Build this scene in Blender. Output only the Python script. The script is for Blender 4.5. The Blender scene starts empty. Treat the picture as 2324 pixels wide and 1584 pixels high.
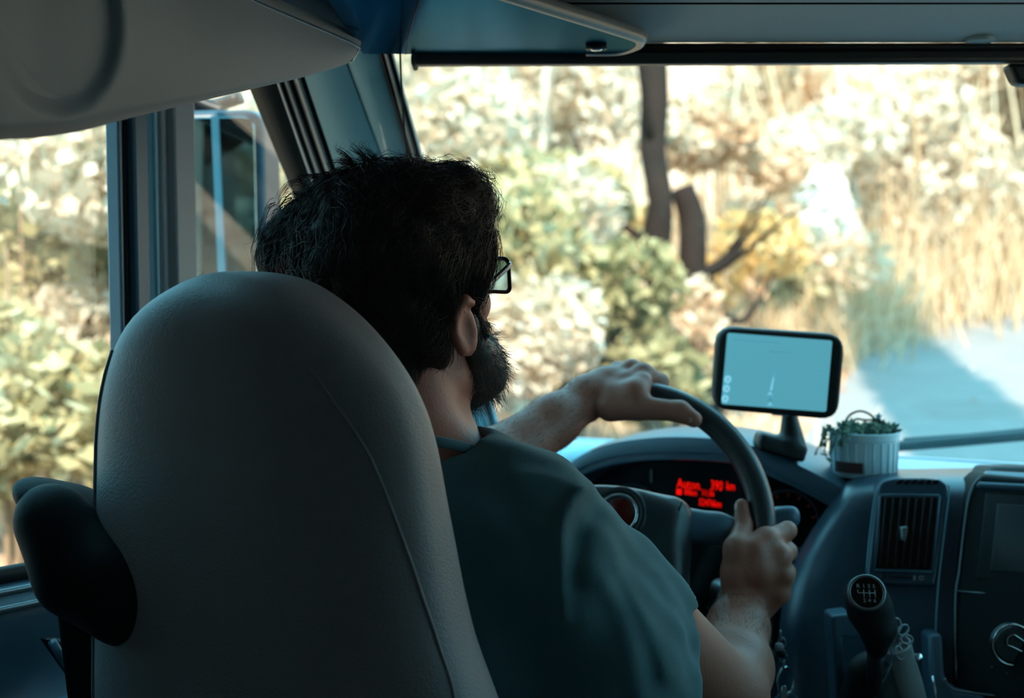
import bpy, bmesh, math, random
import numpy as np
from mathutils import Vector, Matrix
rng = np.random.default_rng(7)
random.seed(7)
SC = bpy.context.scene
COL = SC.collection

# ------------------------------------------------------------------ camera, sky, sun, exposure
F_PX, CX, CY = 3100.0, 1162.0, 792.0
YAW, PIT = math.radians(28), math.radians(-3)
CAM = np.array([0.0, 0.0, 1.25])
FW = np.array([-math.sin(YAW)*math.cos(PIT), math.cos(YAW)*math.cos(PIT), math.sin(PIT)])
RT = np.array([math.cos(YAW), math.sin(YAW), 0.0])
UP = np.cross(RT, FW)
cam_data = bpy.data.cameras.new('camera')
cam = bpy.data.objects.new('camera', cam_data)
COL.objects.link(cam)
SC.camera = cam
cam_data.sensor_width = 36.0
cam_data.lens = 36.0*F_PX/2324.0
cam_data.clip_start = 0.02
cam_data.clip_end = 400
cam_data.dof.use_dof = True
cam_data.dof.focus_distance = 1.43
cam_data.dof.aperture_fstop = 4.4
cam.matrix_world = Matrix(((RT[0], UP[0], -FW[0], CAM[0]), (RT[1], UP[1], -FW[1], CAM[1]),
                           (RT[2], UP[2], -FW[2], CAM[2]), (0, 0, 0, 1)))
W = bpy.data.worlds.new('sky'); SC.world = W
W.use_nodes = True
bg = W.node_tree.nodes['Background']
bg.inputs[0].default_value = (0.21, 0.66, 0.86, 1)
bg.inputs[1].default_value = 2.5
sun_data = bpy.data.lights.new('sun', 'SUN')
sun_data.energy = 6.3
sun_data.angle = 0.01
sun_data.color = (1.0, 0.84, 0.70)
sun = bpy.data.objects.new('sun', sun_data); COL.objects.link(sun)
sun.rotation_euler = (-Vector((0.28, -0.70, 0.66))).to_track_quat('-Z', 'Y').to_euler()
sun.location = (-3, -6, 8)
SC.view_settings.view_transform = 'Standard'
SC.view_settings.look = 'None'
SC.view_settings.gamma = 1.0
SC.view_settings.use_curve_mapping = False
SC.view_settings.exposure = 0.8

# ------------------------------------------------------------------ helpers
def P(px, py, d):
    """the place seen at pixel (px, py) at depth d"""
    return CAM + d*(FW + RT*((px-CX)/F_PX) - UP*((py-CY)/F_PX))
def _ray(px, py): return FW + RT*((px-CX)/F_PX) - UP*((py-CY)/F_PX)
def onX(px, py, X):
    r = _ray(px, py); return CAM + r*((X-CAM[0])/r[0])
def onY(px, py, Y):
    r = _ray(px, py); return CAM + r*((Y-CAM[1])/r[1])
def onZ(px, py, Z):
    r = _ray(px, py); return CAM + r*((Z-CAM[2])/r[2])
def nrm(v): v = np.asarray(v, float); return v/np.linalg.norm(v)
def lin(c):
    c = np.asarray(c, float)/255
    return tuple(np.where(c <= .04045, c/12.92, ((c+.055)/1.055)**2.4)) + (1.0,)

MATS = {}
def mat(name, col, rough=.5, spec=.5, metal=0., bump=0., bscale=60., var=0., vscale=6., sss=0., emit=0., sheen=0., coat=0.):
    if name in MATS: return MATS[name]
    m = bpy.data.materials.new(name); m.use_nodes = True
    nt = m.node_tree; b = nt.nodes['Principled BSDF']
    c = lin(col)
    b.inputs['Base Color'].default_value = c
    b.inputs['Roughness'].default_value = rough
    b.inputs['Specular IOR Level'].default_value = spec
    b.inputs['Metallic'].default_value = metal
    if coat: b.inputs['Coat Weight'].default_value = coat; b.inputs['Coat Roughness'].default_value = .08
    if sheen: b.inputs['Sheen Weight'].default_value = sheen; b.inputs['Sheen Roughness'].default_value = .5
    if sss:
        b.inputs['Subsurface Weight'].default_value = sss
        b.inputs['Subsurface Radius'].default_value = (1.0, .35, .2)
        b.inputs['Subsurface Scale'].default_value = .012
    if emit:
        b.inputs['Emission Color'].default_value = c
        b.inputs['Emission Strength'].default_value = emit
    tc = nt.nodes.new('ShaderNodeTexCoord')
    if var:
        n = nt.nodes.new('ShaderNodeTexNoise'); n.inputs['Scale'].default_value = vscale
        n.inputs['Detail'].default_value = 4
        nt.links.new(tc.outputs['Object'], n.inputs['Vector'])
        mx = nt.nodes.new('ShaderNodeMix'); mx.data_type = 'RGBA'
        mx.inputs['A'].default_value = tuple(max(0, x*(1-var)) for x in c[:3])+(1,)
        mx.inputs['B'].default_value = tuple(min(1, x*(1+var)) for x in c[:3])+(1,)
        nt.links.new(n.outputs['Fac'], mx.inputs['Factor'])
        nt.links.new(mx.outputs['Result'], b.inputs['Base Color'])
    if bump:
        n = nt.nodes.new('ShaderNodeTexNoise'); n.inputs['Scale'].default_value = bscale
        n.inputs['Detail'].default_value = 3
        nt.links.new(tc.outputs['Object'], n.inputs['Vector'])
        bp = nt.nodes.new('ShaderNodeBump'); bp.inputs['Strength'].default_value = bump
        bp.inputs['Distance'].default_value = .002
        nt.links.new(n.outputs['Fac'], bp.inputs['Height'])
        nt.links.new(bp.outputs['Normal'], b.inputs['Normal'])
    MATS[name] = m
    return m

def glass_mat(name, tint=(.93, .97, .97), ior=1.45):
    m = bpy.data.materials.new(name); m.use_nodes = True
    nt = m.node_tree; nt.nodes.remove(nt.nodes['Principled BSDF'])
    out = nt.nodes['Material Output']
    tr = nt.nodes.new('ShaderNodeBsdfTransparent'); tr.inputs[0].default_value = tint+(1,)
    gl = nt.nodes.new('ShaderNodeBsdfGlossy'); gl.inputs['Roughness'].default_value = .02
    fr = nt.nodes.new('ShaderNodeFresnel')
    ge = nt.nodes.new('ShaderNodeNewGeometry'); mi = nt.nodes.new('ShaderNodeMix')
    mi.inputs['A'].default_value = ior; mi.inputs['B'].default_value = 1/ior   # same reflectance from both sides of the thin pane
    nt.links.new(ge.outputs['Backfacing'], mi.inputs['Factor']); nt.links.new(mi.outputs['Result'], fr.inputs['IOR'])
    mx = nt.nodes.new('ShaderNodeMixShader')
    nt.links.new(fr.outputs[0], mx.inputs[0]); nt.links.new(tr.outputs[0], mx.inputs[1])
    nt.links.new(gl.outputs[0], mx.inputs[2]); nt.links.new(mx.outputs[0], out.inputs[0])
    return m

def leaf_mat(name, c0, c1, c2, transl=.35):
    """leaf colours vary from leaf to leaf"""
    m = bpy.data.materials.new(name); m.use_nodes = True
    nt = m.node_tree; nt.nodes.remove(nt.nodes['Principled BSDF'])
    out = nt.nodes['Material Output']
    g = nt.nodes.new('ShaderNodeNewGeometry')
    r = nt.nodes.new('ShaderNodeValToRGB')
    r.color_ramp.elements[0].color = lin(c0); r.color_ramp.elements[1].color = lin(c2)
    e = r.color_ramp.elements.new(.5); e.color = lin(c1)
    nt.links.new(g.outputs['Random Per Island'], r.inputs[0])
    d = nt.nodes.new('ShaderNodeBsdfDiffuse'); t = nt.nodes.new('ShaderNodeBsdfTranslucent')
    mx = nt.nodes.new('ShaderNodeMixShader'); mx.inputs[0].default_value = transl
    nt.links.new(r.outputs[0], d.inputs[0]); nt.links.new(r.outputs[0], t.inputs[0])
    nt.links.new(d.outputs[0], mx.inputs[1]); nt.links.new(t.outputs[0], mx.inputs[2])
    nt.links.new(mx.outputs[0], out.inputs[0])
    return m

def obj(name, verts, faces, m=None, parent=None, smooth=True):
    me = bpy.data.meshes.new(name)
    if isinstance(faces, np.ndarray):
        v = np.asarray(verts, np.float32); nf, k = faces.shape
        me.vertices.add(len(v)); me.vertices.foreach_set('co', v.ravel())
        me.loops.add(nf*k); me.loops.foreach_set('vertex_index', faces.astype(np.int32).ravel())
        me.polygons.add(nf); me.polygons.foreach_set('loop_start', np.arange(0, nf*k, k, dtype=np.int32))
        me.update(calc_edges=True); me.validate()
    else:
        me.from_pydata([tuple(map(float, p)) for p in verts], [], faces)
        bm = bmesh.new(); bm.from_mesh(me)
        bmesh.ops.recalc_face_normals(bm, faces=bm.faces)
        bm.to_mesh(me); bm.free()
    if smooth: me.polygons.foreach_set('use_smooth', [True]*len(me.polygons))
    o = bpy.data.objects.new(name, me); COL.objects.link(o)
    if m: me.materials.append(m)
    if parent: adopt(o, parent)
    return o
def adopt(o, parent):
    o.parent = parent
    o.matrix_parent_inverse = Matrix.Translation(parent.location).inverted() if parent.type == 'EMPTY' else Matrix()
def thing(name, loc, label, cat, group=None):
    e = bpy.data.objects.new(name, None); COL.objects.link(e)
    e.location = tuple(map(float, loc)); e.empty_display_size = .05
    return tag(e, label, cat, group)
def tag(o, label, cat, group=None):
    o['label'] = label; o['category'] = cat
    if group: o['group'] = group
    return o
def struct(o): o['kind'] = 'structure'; return o
def bevel(o, w, seg=3, ang=35):
    b = o.modifiers.new('bevel', 'BEVEL'); b.width = w; b.segments = seg
    b.limit_method = 'ANGLE'; b.angle_limit = math.radians(ang)
    b.harden_normals = False
    return o
def sharp(o, ang=40):
    try:
        o.data.set_sharp_from_angle(angle=math.radians(ang))
    except Exception: pass
    return o
def slab(name, pts, thick, m, parent=None, bev=.002, seg=2):
    """a polygon given thickness along a real direction, edges rounded"""
    pts = [np.asarray(p, float) for p in pts]; n = len(pts); t = np.asarray(thick, float)
    v = pts+[p+t for p in pts]
    f = [list(range(n)), list(range(2*n-1, n-1, -1))]+[[i, i+n, (i+1) % n+n, (i+1) % n] for i in range(n)]
    o = obj(name, v, f, m, parent, smooth=True)
    if bev: bevel(o, bev, seg)
    sharp(o, 50)
    return o
def box(name, c, half, m, parent=None, axes=None, bev=.003, seg=2):
    c = np.asarray(c, float)
    A = [np.array((1., 0, 0)), np.array((0, 1., 0)), np.array((0, 0, 1.))] if axes is None else [nrm(a) for a in axes]
    x, y, z = A[0]*half[0], A[1]*half[1], A[2]*half[2]
    return slab(name, [c-x-y-z, c+x-y-z, c+x+y-z, c-x+y-z], 2*z, m, parent, bev, seg)
def tube_data(pts, rad, segs=10, closed=False, flat=1.0, upv=None):
    pts = np.asarray(pts, float); n = len(pts)
    rad = np.full(n, rad) if np.isscalar(rad) else np.asarray(rad, float)
    if closed: tan = np.roll(pts, -1, 0)-np.roll(pts, 1, 0)
    else: tan = np.gradient(pts, axis=0)
    tan /= np.linalg.norm(tan, axis=1)[:, None]+1e-12
    u = np.asarray(upv, float) if upv is not None else (np.array((0, 0, 1.)) if abs(tan[0][2]) < .9 else np.array((1., 0, 0)))
    v = []
    for i in range(n):
        u = u-tan[i]*(u@tan[i]); u /= np.linalg.norm(u)+1e-12
        w = np.cross(tan[i], u)
        for k in range(segs):
            a = 2*math.pi*k/segs
            v.append(pts[i]+rad[i]*(math.cos(a)*u*flat+math.sin(a)*w))
    f = []
    for i in range(n if closed else n-1):
        j = (i+1) % n
        for k in range(segs):
            l = (k+1) % segs
            f.append([i*segs+k, i*segs+l, j*segs+l, j*segs+k])
    if not closed:
        f.append(list(range(segs))[::-1]); f.append(list(range((n-1)*segs, n*segs)))
    return v, f
def tube(name, pts, rad, m, parent=None, segs=10, closed=False, flat=1.0, upv=None):
    v, f = tube_data(pts, rad, segs, closed, flat, upv)
    return obj(name, v, f, m, parent)
def spline(pts, n):
    """smooth path through points"""
    p = np.asarray(pts, float); k = len(p)
    e = np.vstack([2*p[0]-p[1], p, 2*p[-1]-p[-2]])
    out = []
    for t in np.linspace(0, k-1-1e-9, n):
        i = int(t); s = t-i; a, b, c, d = e[i], e[i+1], e[i+2], e[i+3]
        out.append(.5*((2*b)+(-a+c)*s+(2*a-5*b+4*c-d)*s*s+(-a+3*b-3*c+d)*s**3))
    return np.array(out)
def lathe(name, prof, c, axis, m, parent=None, segs=32, ref=None):
    c = np.asarray(c, float); a = nrm(axis)
    u = np.cross(a, (0, 0, 1.) if abs(a[2]) < .9 else (1., 0, 0)); u /= np.linalg.norm(u); w = np.cross(a, u)
    v, f = [], []
    for r, h in prof:
        for k in range(segs):
            t = 2*math.pi*k/segs
            v.append(c+a*h+max(r, 1e-5)*(math.cos(t)*u+math.sin(t)*w))
    n = len(prof)
    for i in range(n-1):
        for k in range(segs):
            l = (k+1) % segs
            f.append([i*segs+k, i*segs+l, (i+1)*segs+l, (i+1)*segs+k])
    f.append(list(range(segs))); f.append(list(range((n-1)*segs, n*segs)))
    return sharp(obj(name, v, f, m, parent), 45)
def grid_solid(name, rows, off, m, parent=None):
    """a curved sheet of rows of points, given real thickness along off(vector or per-point array)"""
    R = np.asarray(rows, float); a, b = R.shape[:2]
    off = np.broadcast_to(np.asarray(off, float), R.shape)
    v = np.vstack([R.reshape(-1, 3), (R+off).reshape(-1, 3)]); N = a*b; f = []
    for i in range(a-1):
        for j in range(b-1):
            q = [i*b+j, i*b+j+1, (i+1)*b+j+1, (i+1)*b+j]
            f.append(q); f.append([x+N for x in q[::-1]])
    rim = [j for j in range(b)]+[i*b+b-1 for i in range(1, a)]+[(a-1)*b+j for j in range(b-2, -1, -1)]+[i*b for i in range(a-2, 0, -1)]
    for k in range(len(rim)):
        p, q = rim[k], rim[(k+1) % len(rim)]
        f.append([p, p+N, q+N, q])
    return sharp(obj(name, v, f, m, parent), 50)
def text(name, s, origin, xdir, ydir, size, m, parent, depth=.0004, align='LEFT', sx=1.0):
    cu = bpy.data.curves.new(name, 'FONT'); cu.body = s; cu.size = size; cu.extrude = depth; cu.align_x = align
    cu.resolution_u = 2
    t = bpy.data.objects.new(name, cu); COL.objects.link(t)
    bpy.context.view_layer.update()
    me = bpy.data.meshes.new_from_object(t.evaluated_get(bpy.context.evaluated_depsgraph_get()))
    bpy.data.objects.remove(t); bpy.data.curves.remove(cu)
    x = nrm(xdir); z = nrm(np.cross(x, ydir)); y = np.cross(z, x); x = x*sx
    me.transform(Matrix(((x[0], y[0], z[0], origin[0]), (x[1], y[1], z[1], origin[1]), (x[2], y[2], z[2], origin[2]), (0, 0, 0, 1))))
    me.name = name; me.materials.clear(); me.materials.append(m)
    o = bpy.data.objects.new(name, me); COL.objects.link(o)
    if parent: adopt(o, parent)
    return o

# --- implicit surfaces: round solids blended into one continuous skin
def smin(a, b, k):
    h = np.clip(.5+.5*(b-a)/k, 0, 1)
    return b+(a-b)*h-k*h*(1-h)
class Field:
    def __init__(self): self.prims = []; self.warp = None
    def add(self, fn, lo, hi, k, op):
        self.prims.append((fn, np.asarray(lo, float), np.asarray(hi, float), k, op)); return self
    def cone(self, a, b, ra, rb, k=.01, op='u', sx=None):
        a = np.asarray(a, np.float32); b = np.asarray(b, np.float32); ba = b-a; L = float(ba@ba)+1e-12
        def fn(x, y, z):
            px, py, pz = x-a[0], y-a[1], z-a[2]
            t = np.clip((px*ba[0]+py*ba[1]+pz*ba[2])/L, 0, 1)
            return np.sqrt((px-t*ba[0])**2+(py-t*ba[1])**2+(pz-t*ba[2])**2)-(ra+(rb-ra)*t)
        R = max(ra, rb)
        return self.add(fn, np.minimum(a, b)-R, np.maximum(a, b)+R, k, op)
    def chain(self, pts, rads, k=.01, op='u'):
        for i in range(len(pts)-1): self.cone(pts[i], pts[i+1], rads[i], rads[i+1], k, op)
        return self
    def ell(self, c, r, axes=None, k=.01, op='u'):
        c = np.asarray(c, np.float32); r = np.asarray(r, np.float32)
        A = np.eye(3) if axes is None else np.array([nrm(v) for v in axes])
        A = A.astype(np.float32)
        def fn(x, y, z):
            px, py, pz = x-c[0], y-c[1], z-c[2]
            q = [(A[i, 0]*px+A[i, 1]*py+A[i, 2]*pz)/r[i] for i in range(3)]
            k0 = np.sqrt(q[0]**2+q[1]**2+q[2]**2); k1 = np.sqrt((q[0]/r[0])**2+(q[1]/r[1])**2+(q[2]/r[2])**2)
            return k0*(k0-1)/(k1+1e-6)
        ext = np.sqrt(((A*r[:, None])**2).sum(0))
        return self.add(fn, c-ext, c+ext, k, op)
    def rbox(self, c, h, rad, axes=None, k=.005, op='u'):
        c = np.asarray(c, np.float32); h = np.asarray(h, np.float32)-rad
        A = (np.eye(3) if axes is None else np.array([nrm(v) for v in axes])).astype(np.float32)
        def fn(x, y, z):
            px, py, pz = x-c[0], y-c[1], z-c[2]
            q = [np.abs(A[i, 0]*px+A[i, 1]*py+A[i, 2]*pz)-h[i] for i in range(3)]
            o = np.sqrt(sum(np.maximum(t, 0)**2 for t in q))
            return o+np.minimum(np.maximum(np.maximum(q[0], q[1]), q[2]), 0)-rad
        ext = (np.abs(A)*(h+rad)[:, None]).sum(0)
        return self.add(fn, c-ext, c+ext, k, op)
    def half(self, p, n, k=.004):
        """cut away what lies on the n side of a plane"""
        p = np.asarray(p, np.float32); n = nrm(n).astype(np.float32)
        return self.add(lambda x, y, z: -((x-p[0])*n[0]+(y-p[1])*n[1]+(z-p[2])*n[2]), [-9]*3, [9]*3, k, 's')
    def at(self, p):
        p = np.asarray(p, np.float32); d = np.full(len(p), .3, np.float32)
        for fn, lo, hi, k, op in self.prims:
            v = fn(p[:, 0], p[:, 1], p[:, 2])
            d = smin(d, v, k) if op == 'u' else -smin(-d, v, k)
        if self.warp: d = d+self.warp(p[:, 0], p[:, 1], p[:, 2])
        return d
    def grad(self, p, e=.0015):
        g = np.stack([self.at(p+np.eye(3)[i]*e)-self.at(p-np.eye(3)[i]*e) for i in range(3)], -1)
        return g/(np.linalg.norm(g, axis=1)[:, None]+1e-9)
    def mesh(self, h, relax=1):
        us = [q for q in self.prims if q[4] == 'u']
        lo = np.min([q[1] for q in us], 0)-4*h; hi = np.max([q[2] for q in us], 0)+4*h
        n = np.ceil((hi-lo)/h).astype(int)+1
        ax = [(lo[i]+h*np.arange(n[i])).astype(np.float32) for i in range(3)]
        D = np.full(n, .3, np.float32)
        for fn, a, b, k, op in self.prims:
            i0 = np.clip(np.floor((a-k-3*h-lo)/h).astype(int), 0, n); i1 = np.clip(np.ceil((b+k+3*h-lo)/h).astype(int)+1, 0, n)
            if (i1 <= i0).any(): continue
            s = tuple(slice(i0[i], i1[i]) for i in range(3))
            v = fn(ax[0][s[0]][:, None, None], ax[1][s[1]][None, :, None], ax[2][s[2]][None, None, :])
            D[s] = smin(D[s], v, k) if op == 'u' else -smin(-D[s], v, k)
        if self.warp:
            D += self.warp(ax[0][:, None, None], ax[1][None, :, None], ax[2][None, None, :]).astype(np.float32)
        S = D < 0
        cnt = np.zeros(n-1, np.int8)
        for a in (0, 1):
            for b in (0, 1):
                for c in (0, 1):
                    cnt += S[a:n[0]-1+a, b:n[1]-1+b, c:n[2]-1+c]
        act = (cnt > 0) & (cnt < 8)
        I = np.argwhere(act); idx = np.full(n-1, -1, np.int32); idx[act] = np.arange(len(I))
        acc = np.zeros((len(I), 3)); num = np.zeros(len(I))
        cor = [(a, b, c) for a in (0, 1) for b in (0, 1) for c in (0, 1)]
        for p in cor:
            for q in cor:
                if p < q and sum(x != y for x, y in zip(p, q)) == 1:
                    v0 = D[I[:, 0]+p[0], I[:, 1]+p[1], I[:, 2]+p[2]]; v1 = D[I[:, 0]+q[0], I[:, 1]+q[1], I[:, 2]+q[2]]
                    k = (v0 < 0) != (v1 < 0)
                    t = np.where(k, v0/np.where(k, v0-v1, 1), 0)[:, None]
                    acc += k[:, None]*(np.array(p)*(1-t)+np.array(q)*t); num += k
        V = lo+h*(I+acc/num[:, None])
        Fs = []
        for A in range(3):
            B, C_ = (A+1) % 3, (A+2) % 3
            s0 = [slice(None)]*3; s1 = [slice(None)]*3; s0[A] = slice(0, -1); s1[A] = slice(1, None)
            a0 = S[tuple(s0)]; a1 = S[tuple(s1)]
            E_ = np.argwhere(a0 != a1)
            E_ = E_[(E_[:, B] > 0) & (E_[:, C_] > 0) & (E_[:, B] < n[B]-1) & (E_[:, C_] < n[C_]-1)]
            fl = a0[E_[:, 0], E_[:, 1], E_[:, 2]]
            def g(db, dc):
                e = E_.copy(); e[:, B] += db; e[:, C_] += dc
                return idx[e[:, 0], e[:, 1], e[:, 2]]
            q = np.stack([g(-1, -1), g(0, -1), g(0, 0), g(-1, 0)], -1)
            q[~fl] = q[~fl][:, ::-1]
            Fs.append(q)
        Q = np.vstack(Fs); Q = Q[(Q >= 0).all(1)]
        for _ in range(relax):
            s = np.zeros_like(V); c = np.zeros(len(V))
            for a, b in ((0, 1), (1, 2), (2, 3), (3, 0)):
                for k in range(3):
                    s[:, k] += np.bincount(Q[:, a], V[Q[:, b], k], len(V))+np.bincount(Q[:, b], V[Q[:, a], k], len(V))
                c += np.bincount(Q[:, a], minlength=len(V))+np.bincount(Q[:, b], minlength=len(V))
            V = .5*V+.5*s/c[:, None]
        return V, Q
    def build(self, name, h, m, parent=None, relax=1):
        V, Q = self.mesh(h, relax)
        return obj(name, V, Q, m, parent)
def strands_data(paths, r0, segs=3, tip=.25):
    """paths: n x k x 3, thin tapering hairs"""
    p = np.asarray(paths, float); n, k, _ = p.shape
    t = np.gradient(p, axis=1); t /= np.linalg.norm(t, axis=2, keepdims=True)+1e-12
    u = np.cross(t, np.array((.31, .52, .79))); u /= np.linalg.norm(u, axis=2, keepdims=True)+1e-12
    w = np.cross(t, u)
    r0 = np.broadcast_to(np.asarray(r0, float), (n,))
    r = r0[:, None]*(1-(1-tip)*np.linspace(0, 1, k)[None]**1.5)
    a = 2*np.pi*np.arange(segs)/segs
    v = p[:, :, None]+r[:, :, None, None]*(np.cos(a)[None, None, :, None]*u[:, :, None]+np.sin(a)[None, None, :, None]*w[:, :, None])
    base = (np.arange(n)*k*segs)[:, None, None]+(np.arange(k-1)*segs)[None, :, None]
    s = np.arange(segs); s2 = (s+1) % segs
    f = np.stack([base+s, base+s2, base+segs+s2, base+segs+s], -1).reshape(-1, 4)
    return v.reshape(-1, 3), f

# ------------------------------------------------------------------ materials
M_arm = mat('armrest_vinyl', (20, 23, 26), .7, .2, bump=.2, bscale=500)
M_stack = mat('dash_plastic_shaded', (48, 72, 88), .3, .5, bump=.12, bscale=900)  # darker copy of the dash plastic, shade of the stack front put into the colour
M_twig = mat('tan_twigs', (150, 122, 98), .9, .1, var=.3, vscale=8)
M_black = mat('black_plastic', (22, 24, 26), .45, .5, bump=.12, bscale=900)
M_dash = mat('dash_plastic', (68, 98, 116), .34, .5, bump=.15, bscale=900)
M_dashtop = mat('dash_plastic_skylit', (168, 214, 228), .32, .5, bump=.2, bscale=900)  # paler copy of the dash plastic, sky reflection on the top put into the colour
M_gloss = mat('gloss_black', (12, 13, 14), .15, .5)
M_chrome = mat('chrome', (200, 205, 208), .18, .5, metal=1)
M_satin = mat('satin_silver', (120, 125, 128), .35, .5, metal=.8)
M_seat = mat('grey_seat_leather', (132, 127, 130), .5, .35, bump=.35, bscale=420, var=.06)
M_seat2 = mat('light_seat_leather', (150, 146, 140), .5, .35, bump=.4, bscale=420, var=.06)
M_panel = mat('pale_grey_panel', (142, 148, 154), .6, .3, bump=.08, bscale=500, var=.03)
M_ceil = mat('ceiling_lining', (158, 178, 188), .75, .2, bump=.1, bscale=400)
M_lock = mat('locker_gloss', (46, 80, 116), .14, .5, metal=1)
M_lock.node_tree.nodes['Principled BSDF'].inputs['Specular Tint'].default_value = (.26, .46, .66, 1)
M_lockrim = mat('locker_rim', (120, 118, 116), .35, .5)
M_rubber = mat('rubber_seal', (16, 17, 18), .6, .3)
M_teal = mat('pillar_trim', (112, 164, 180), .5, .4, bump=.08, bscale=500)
M_grey = mat('grey_frame', (156, 158, 160), .45, .4)
M_wall = mat('wall_lining', (172, 154, 142), .8, .2, bump=.1)
M_floor = mat('floor_vinyl', (104, 92, 84), .7, .2, var=.2, vscale=12)
M_white = mat('van_white_paint', (225, 228, 230), .25, .5, coat=.3)
M_skin = mat('skin', (180, 112, 94), .5, .4, sss=.12, bump=.25, bscale=260, var=.12, vscale=30)
M_hair = mat('dark_brown_hair', (44, 27, 19), .48, .5, var=.3, vscale=60)
M_beard = mat('greying_beard', (72, 66, 62), .5, .4, var=.4, vscale=90)
M_shirt = mat('dark_teal_cotton', (80, 108, 112), .9, .1, bump=.3, bscale=700, var=.06, vscale=18, sheen=.15)
M_jean = mat('dark_denim', (30, 36, 46), .9, .1, bump=.3, bscale=600)
M_shoe = mat('shoe_leather', (40, 34, 30), .5, .4)
M_glass = glass_mat('window_glass')
M_lens = glass_mat('spectacle_lens', (.55, .68, .72))
M_wheel = mat('wheel_leather', (48, 54, 58), .32, .5, bump=.15, bscale=700)
M_red = mat('red_enamel', (92, 20, 14), .2, .5, coat=.5)
M_led = mat('red_display', (255, 14, 4), .5, .2, emit=.6)
M_ledDim = mat('dim_orange_marks', (110, 60, 44), .5, .2, emit=.03)
M_pot = mat('white_pot', (215, 234, 240), .5, .4, var=.05)
M_bark = mat('bark', (46, 38, 34), .9, .1, bump=.8, bscale=30, var=.4, vscale=5)
M_pale = mat('pale_bark', (205, 190, 170), .9, .1, bump=.5, bscale=30, var=.2)
M_mark = mat('white_print', (170, 176, 178), .5, .3)

# ------------------------------------------------------------------ room shell of the cab
ZROOF = 1.95
struct(box('floor', (-.35, -.05, -.04), (.95, 2.55, .04), M_floor, bev=0))
wl = struct(box('wall_left', (-1.31, -.85, .97), (.035, 1.72, 1.0), M_wall, bev=0))
struct(box('wall_back', (-.35, -2.6, .97), (1.0, .04, 1.0), M_wall, bev=0))
# right side: solid below, openings of the living-area window and the passenger window above
wr = bpy.data.objects.new('wall_right', None); COL.objects.link(wr); struct(wr)
for (y0, y1, z0, z1) in ((-2.56, 2.3, 0, .9), (-2.56, -1.3, .9, 1.97), (-.7, 1.25, .9, 1.97), (-1.3, -.7, 1.4, 1.97), (1.25, 2.3, 1.5, 1.97), (2.05, 2.3, .9, 1.5)):
    box('wall_section', (.6, (y0+y1)/2, (z0+z1)/2), (.035, (y1-y0)/2, (z1-z0)/2), M_wall, wr, bev=0)
struct(box('window_3', (.6, -1.0, 1.15), (.004, .3, .25), M_glass, bev=0))
struct(box('window_4', (.6, 1.65, 1.2), (.004, .4, .3), M_glass, bev=0))
struct(box('wall_front', (-.35, 2.5, .42), (.97, .04, .44), M_black, bev=0))
# ceiling: flat over the living area, sloping down to the windscreen header
front = [P(x, 97, 1.73) for x in (600, 2560)]
c0, c1 = front
cl = bpy.data.objects.new('ceiling', None); COL.objects.link(cl); struct(cl)
mid = [np.array((-1.3, .55, ZROOF)), np.array((.6, .55, ZROOF))]
a0 = np.array((-1.3, 1.2, 1.57)); 
slope = nrm(np.array((math.sin(YAW), -math.cos(YAW), .17)))
f0 = P(250, 97, 1.73); f1 = P(2900, 97, 1.73)
s0 = f0+slope*.8; s1 = f1+slope*.8
slab('front_lining', [f0, f1, s1, s0], (0, 0, .03), M_ceil, cl, 0)
slab('roof_panel', [(-1.3, -2.6, ZROOF), (.65, -2.6, ZROOF), (.65, 2.2, ZROOF), (-1.3, 2.2, ZROOF)], (0, 0, .05), M_wall, cl, 0)
sm = [P(700, 8, 1.585), P(2600, 8, 1.585)]
tube('seam', [P(1100, 8, 1.575), P(2600, 8, 1.575)], .0012, M_rubber, cl, 6)
struct(slab('trim_1', [P(700, 97, 1.745), P(2700, 97, 1.745), P(2700, 60, 1.745), P(700, 60, 1.745)], FW*.35+UP*.10, M_ceil, None, 0))
lamp = lathe('lens_cap', [(0, 0), (.016, 0), (.018, .002), (.018, .006)], P(2225, 84, 1.715), (0, 0, -1), M_ceil, cl, 20)

# ------------------------------------------------------------------ outside: ground, road, plants
def hgt(x, y):
    r = np.maximum(y-4.5, 0)
    base = -.55+.105*np.minimum(r, 13)+.004*np.minimum(r, 13)**1.5
    bank = np.clip((y+.15*x-17.5)/8, 0, 1.6)
    left = np.clip((-x-1.0-.30*np.maximum(y-2, 0)-1.2)/3.0, 0, 1)
    return base+5.2*bank**1.3+left*.9*np.clip((y-.5)/4, 0, 1)
gx = np.linspace(-26, 26, 170); gy = np.linspace(-10, 34, 170)
X_, Y_ = np.meshgrid(gx, gy, indexing='ij')
Z_ = hgt(X_, Y_)+.05*np.sin(X_*2.1+Y_*1.3)*np.clip((Y_-4)/6, 0, 1)*np.sin(Y_*1.7-X_*.6)
ii = np.arange(170*170).reshape(170, 170)
gf = np.stack([ii[:-1, :-1], ii[1:, :-1], ii[1:, 1:], ii[:-1, 1:]], -1).reshape(-1, 4)
M_gnd = bpy.data.materials.new('leafy_ground'); M_gnd.use_nodes = True
nt = M_gnd.node_tree; b = nt.nodes['Principled BSDF']; b.inputs['Roughness'].default_value = .95
b.inputs['Specular IOR Level'].default_value = .1
tc = nt.nodes.new('ShaderNodeTexCoord')
n1 = nt.nodes.new('ShaderNodeTexNoise'); n1.inputs['Scale'].default_value = 3.5; n1.inputs['Detail'].default_value = 8; n1.inputs['Roughness'].default_value = .7
rp = nt.nodes.new('ShaderNodeValToRGB')
for k, (pos, c) in enumerate(((.3, (120, 92, 74)), (.45, (190, 150, 122)), (.58, (224, 190, 165)), (.72, (206, 190, 150)))):
    e = rp.color_ramp.elements[k] if k < 2 else rp.color_ramp.elements.new(pos)
    e.position = pos; e.color = lin(c)
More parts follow.
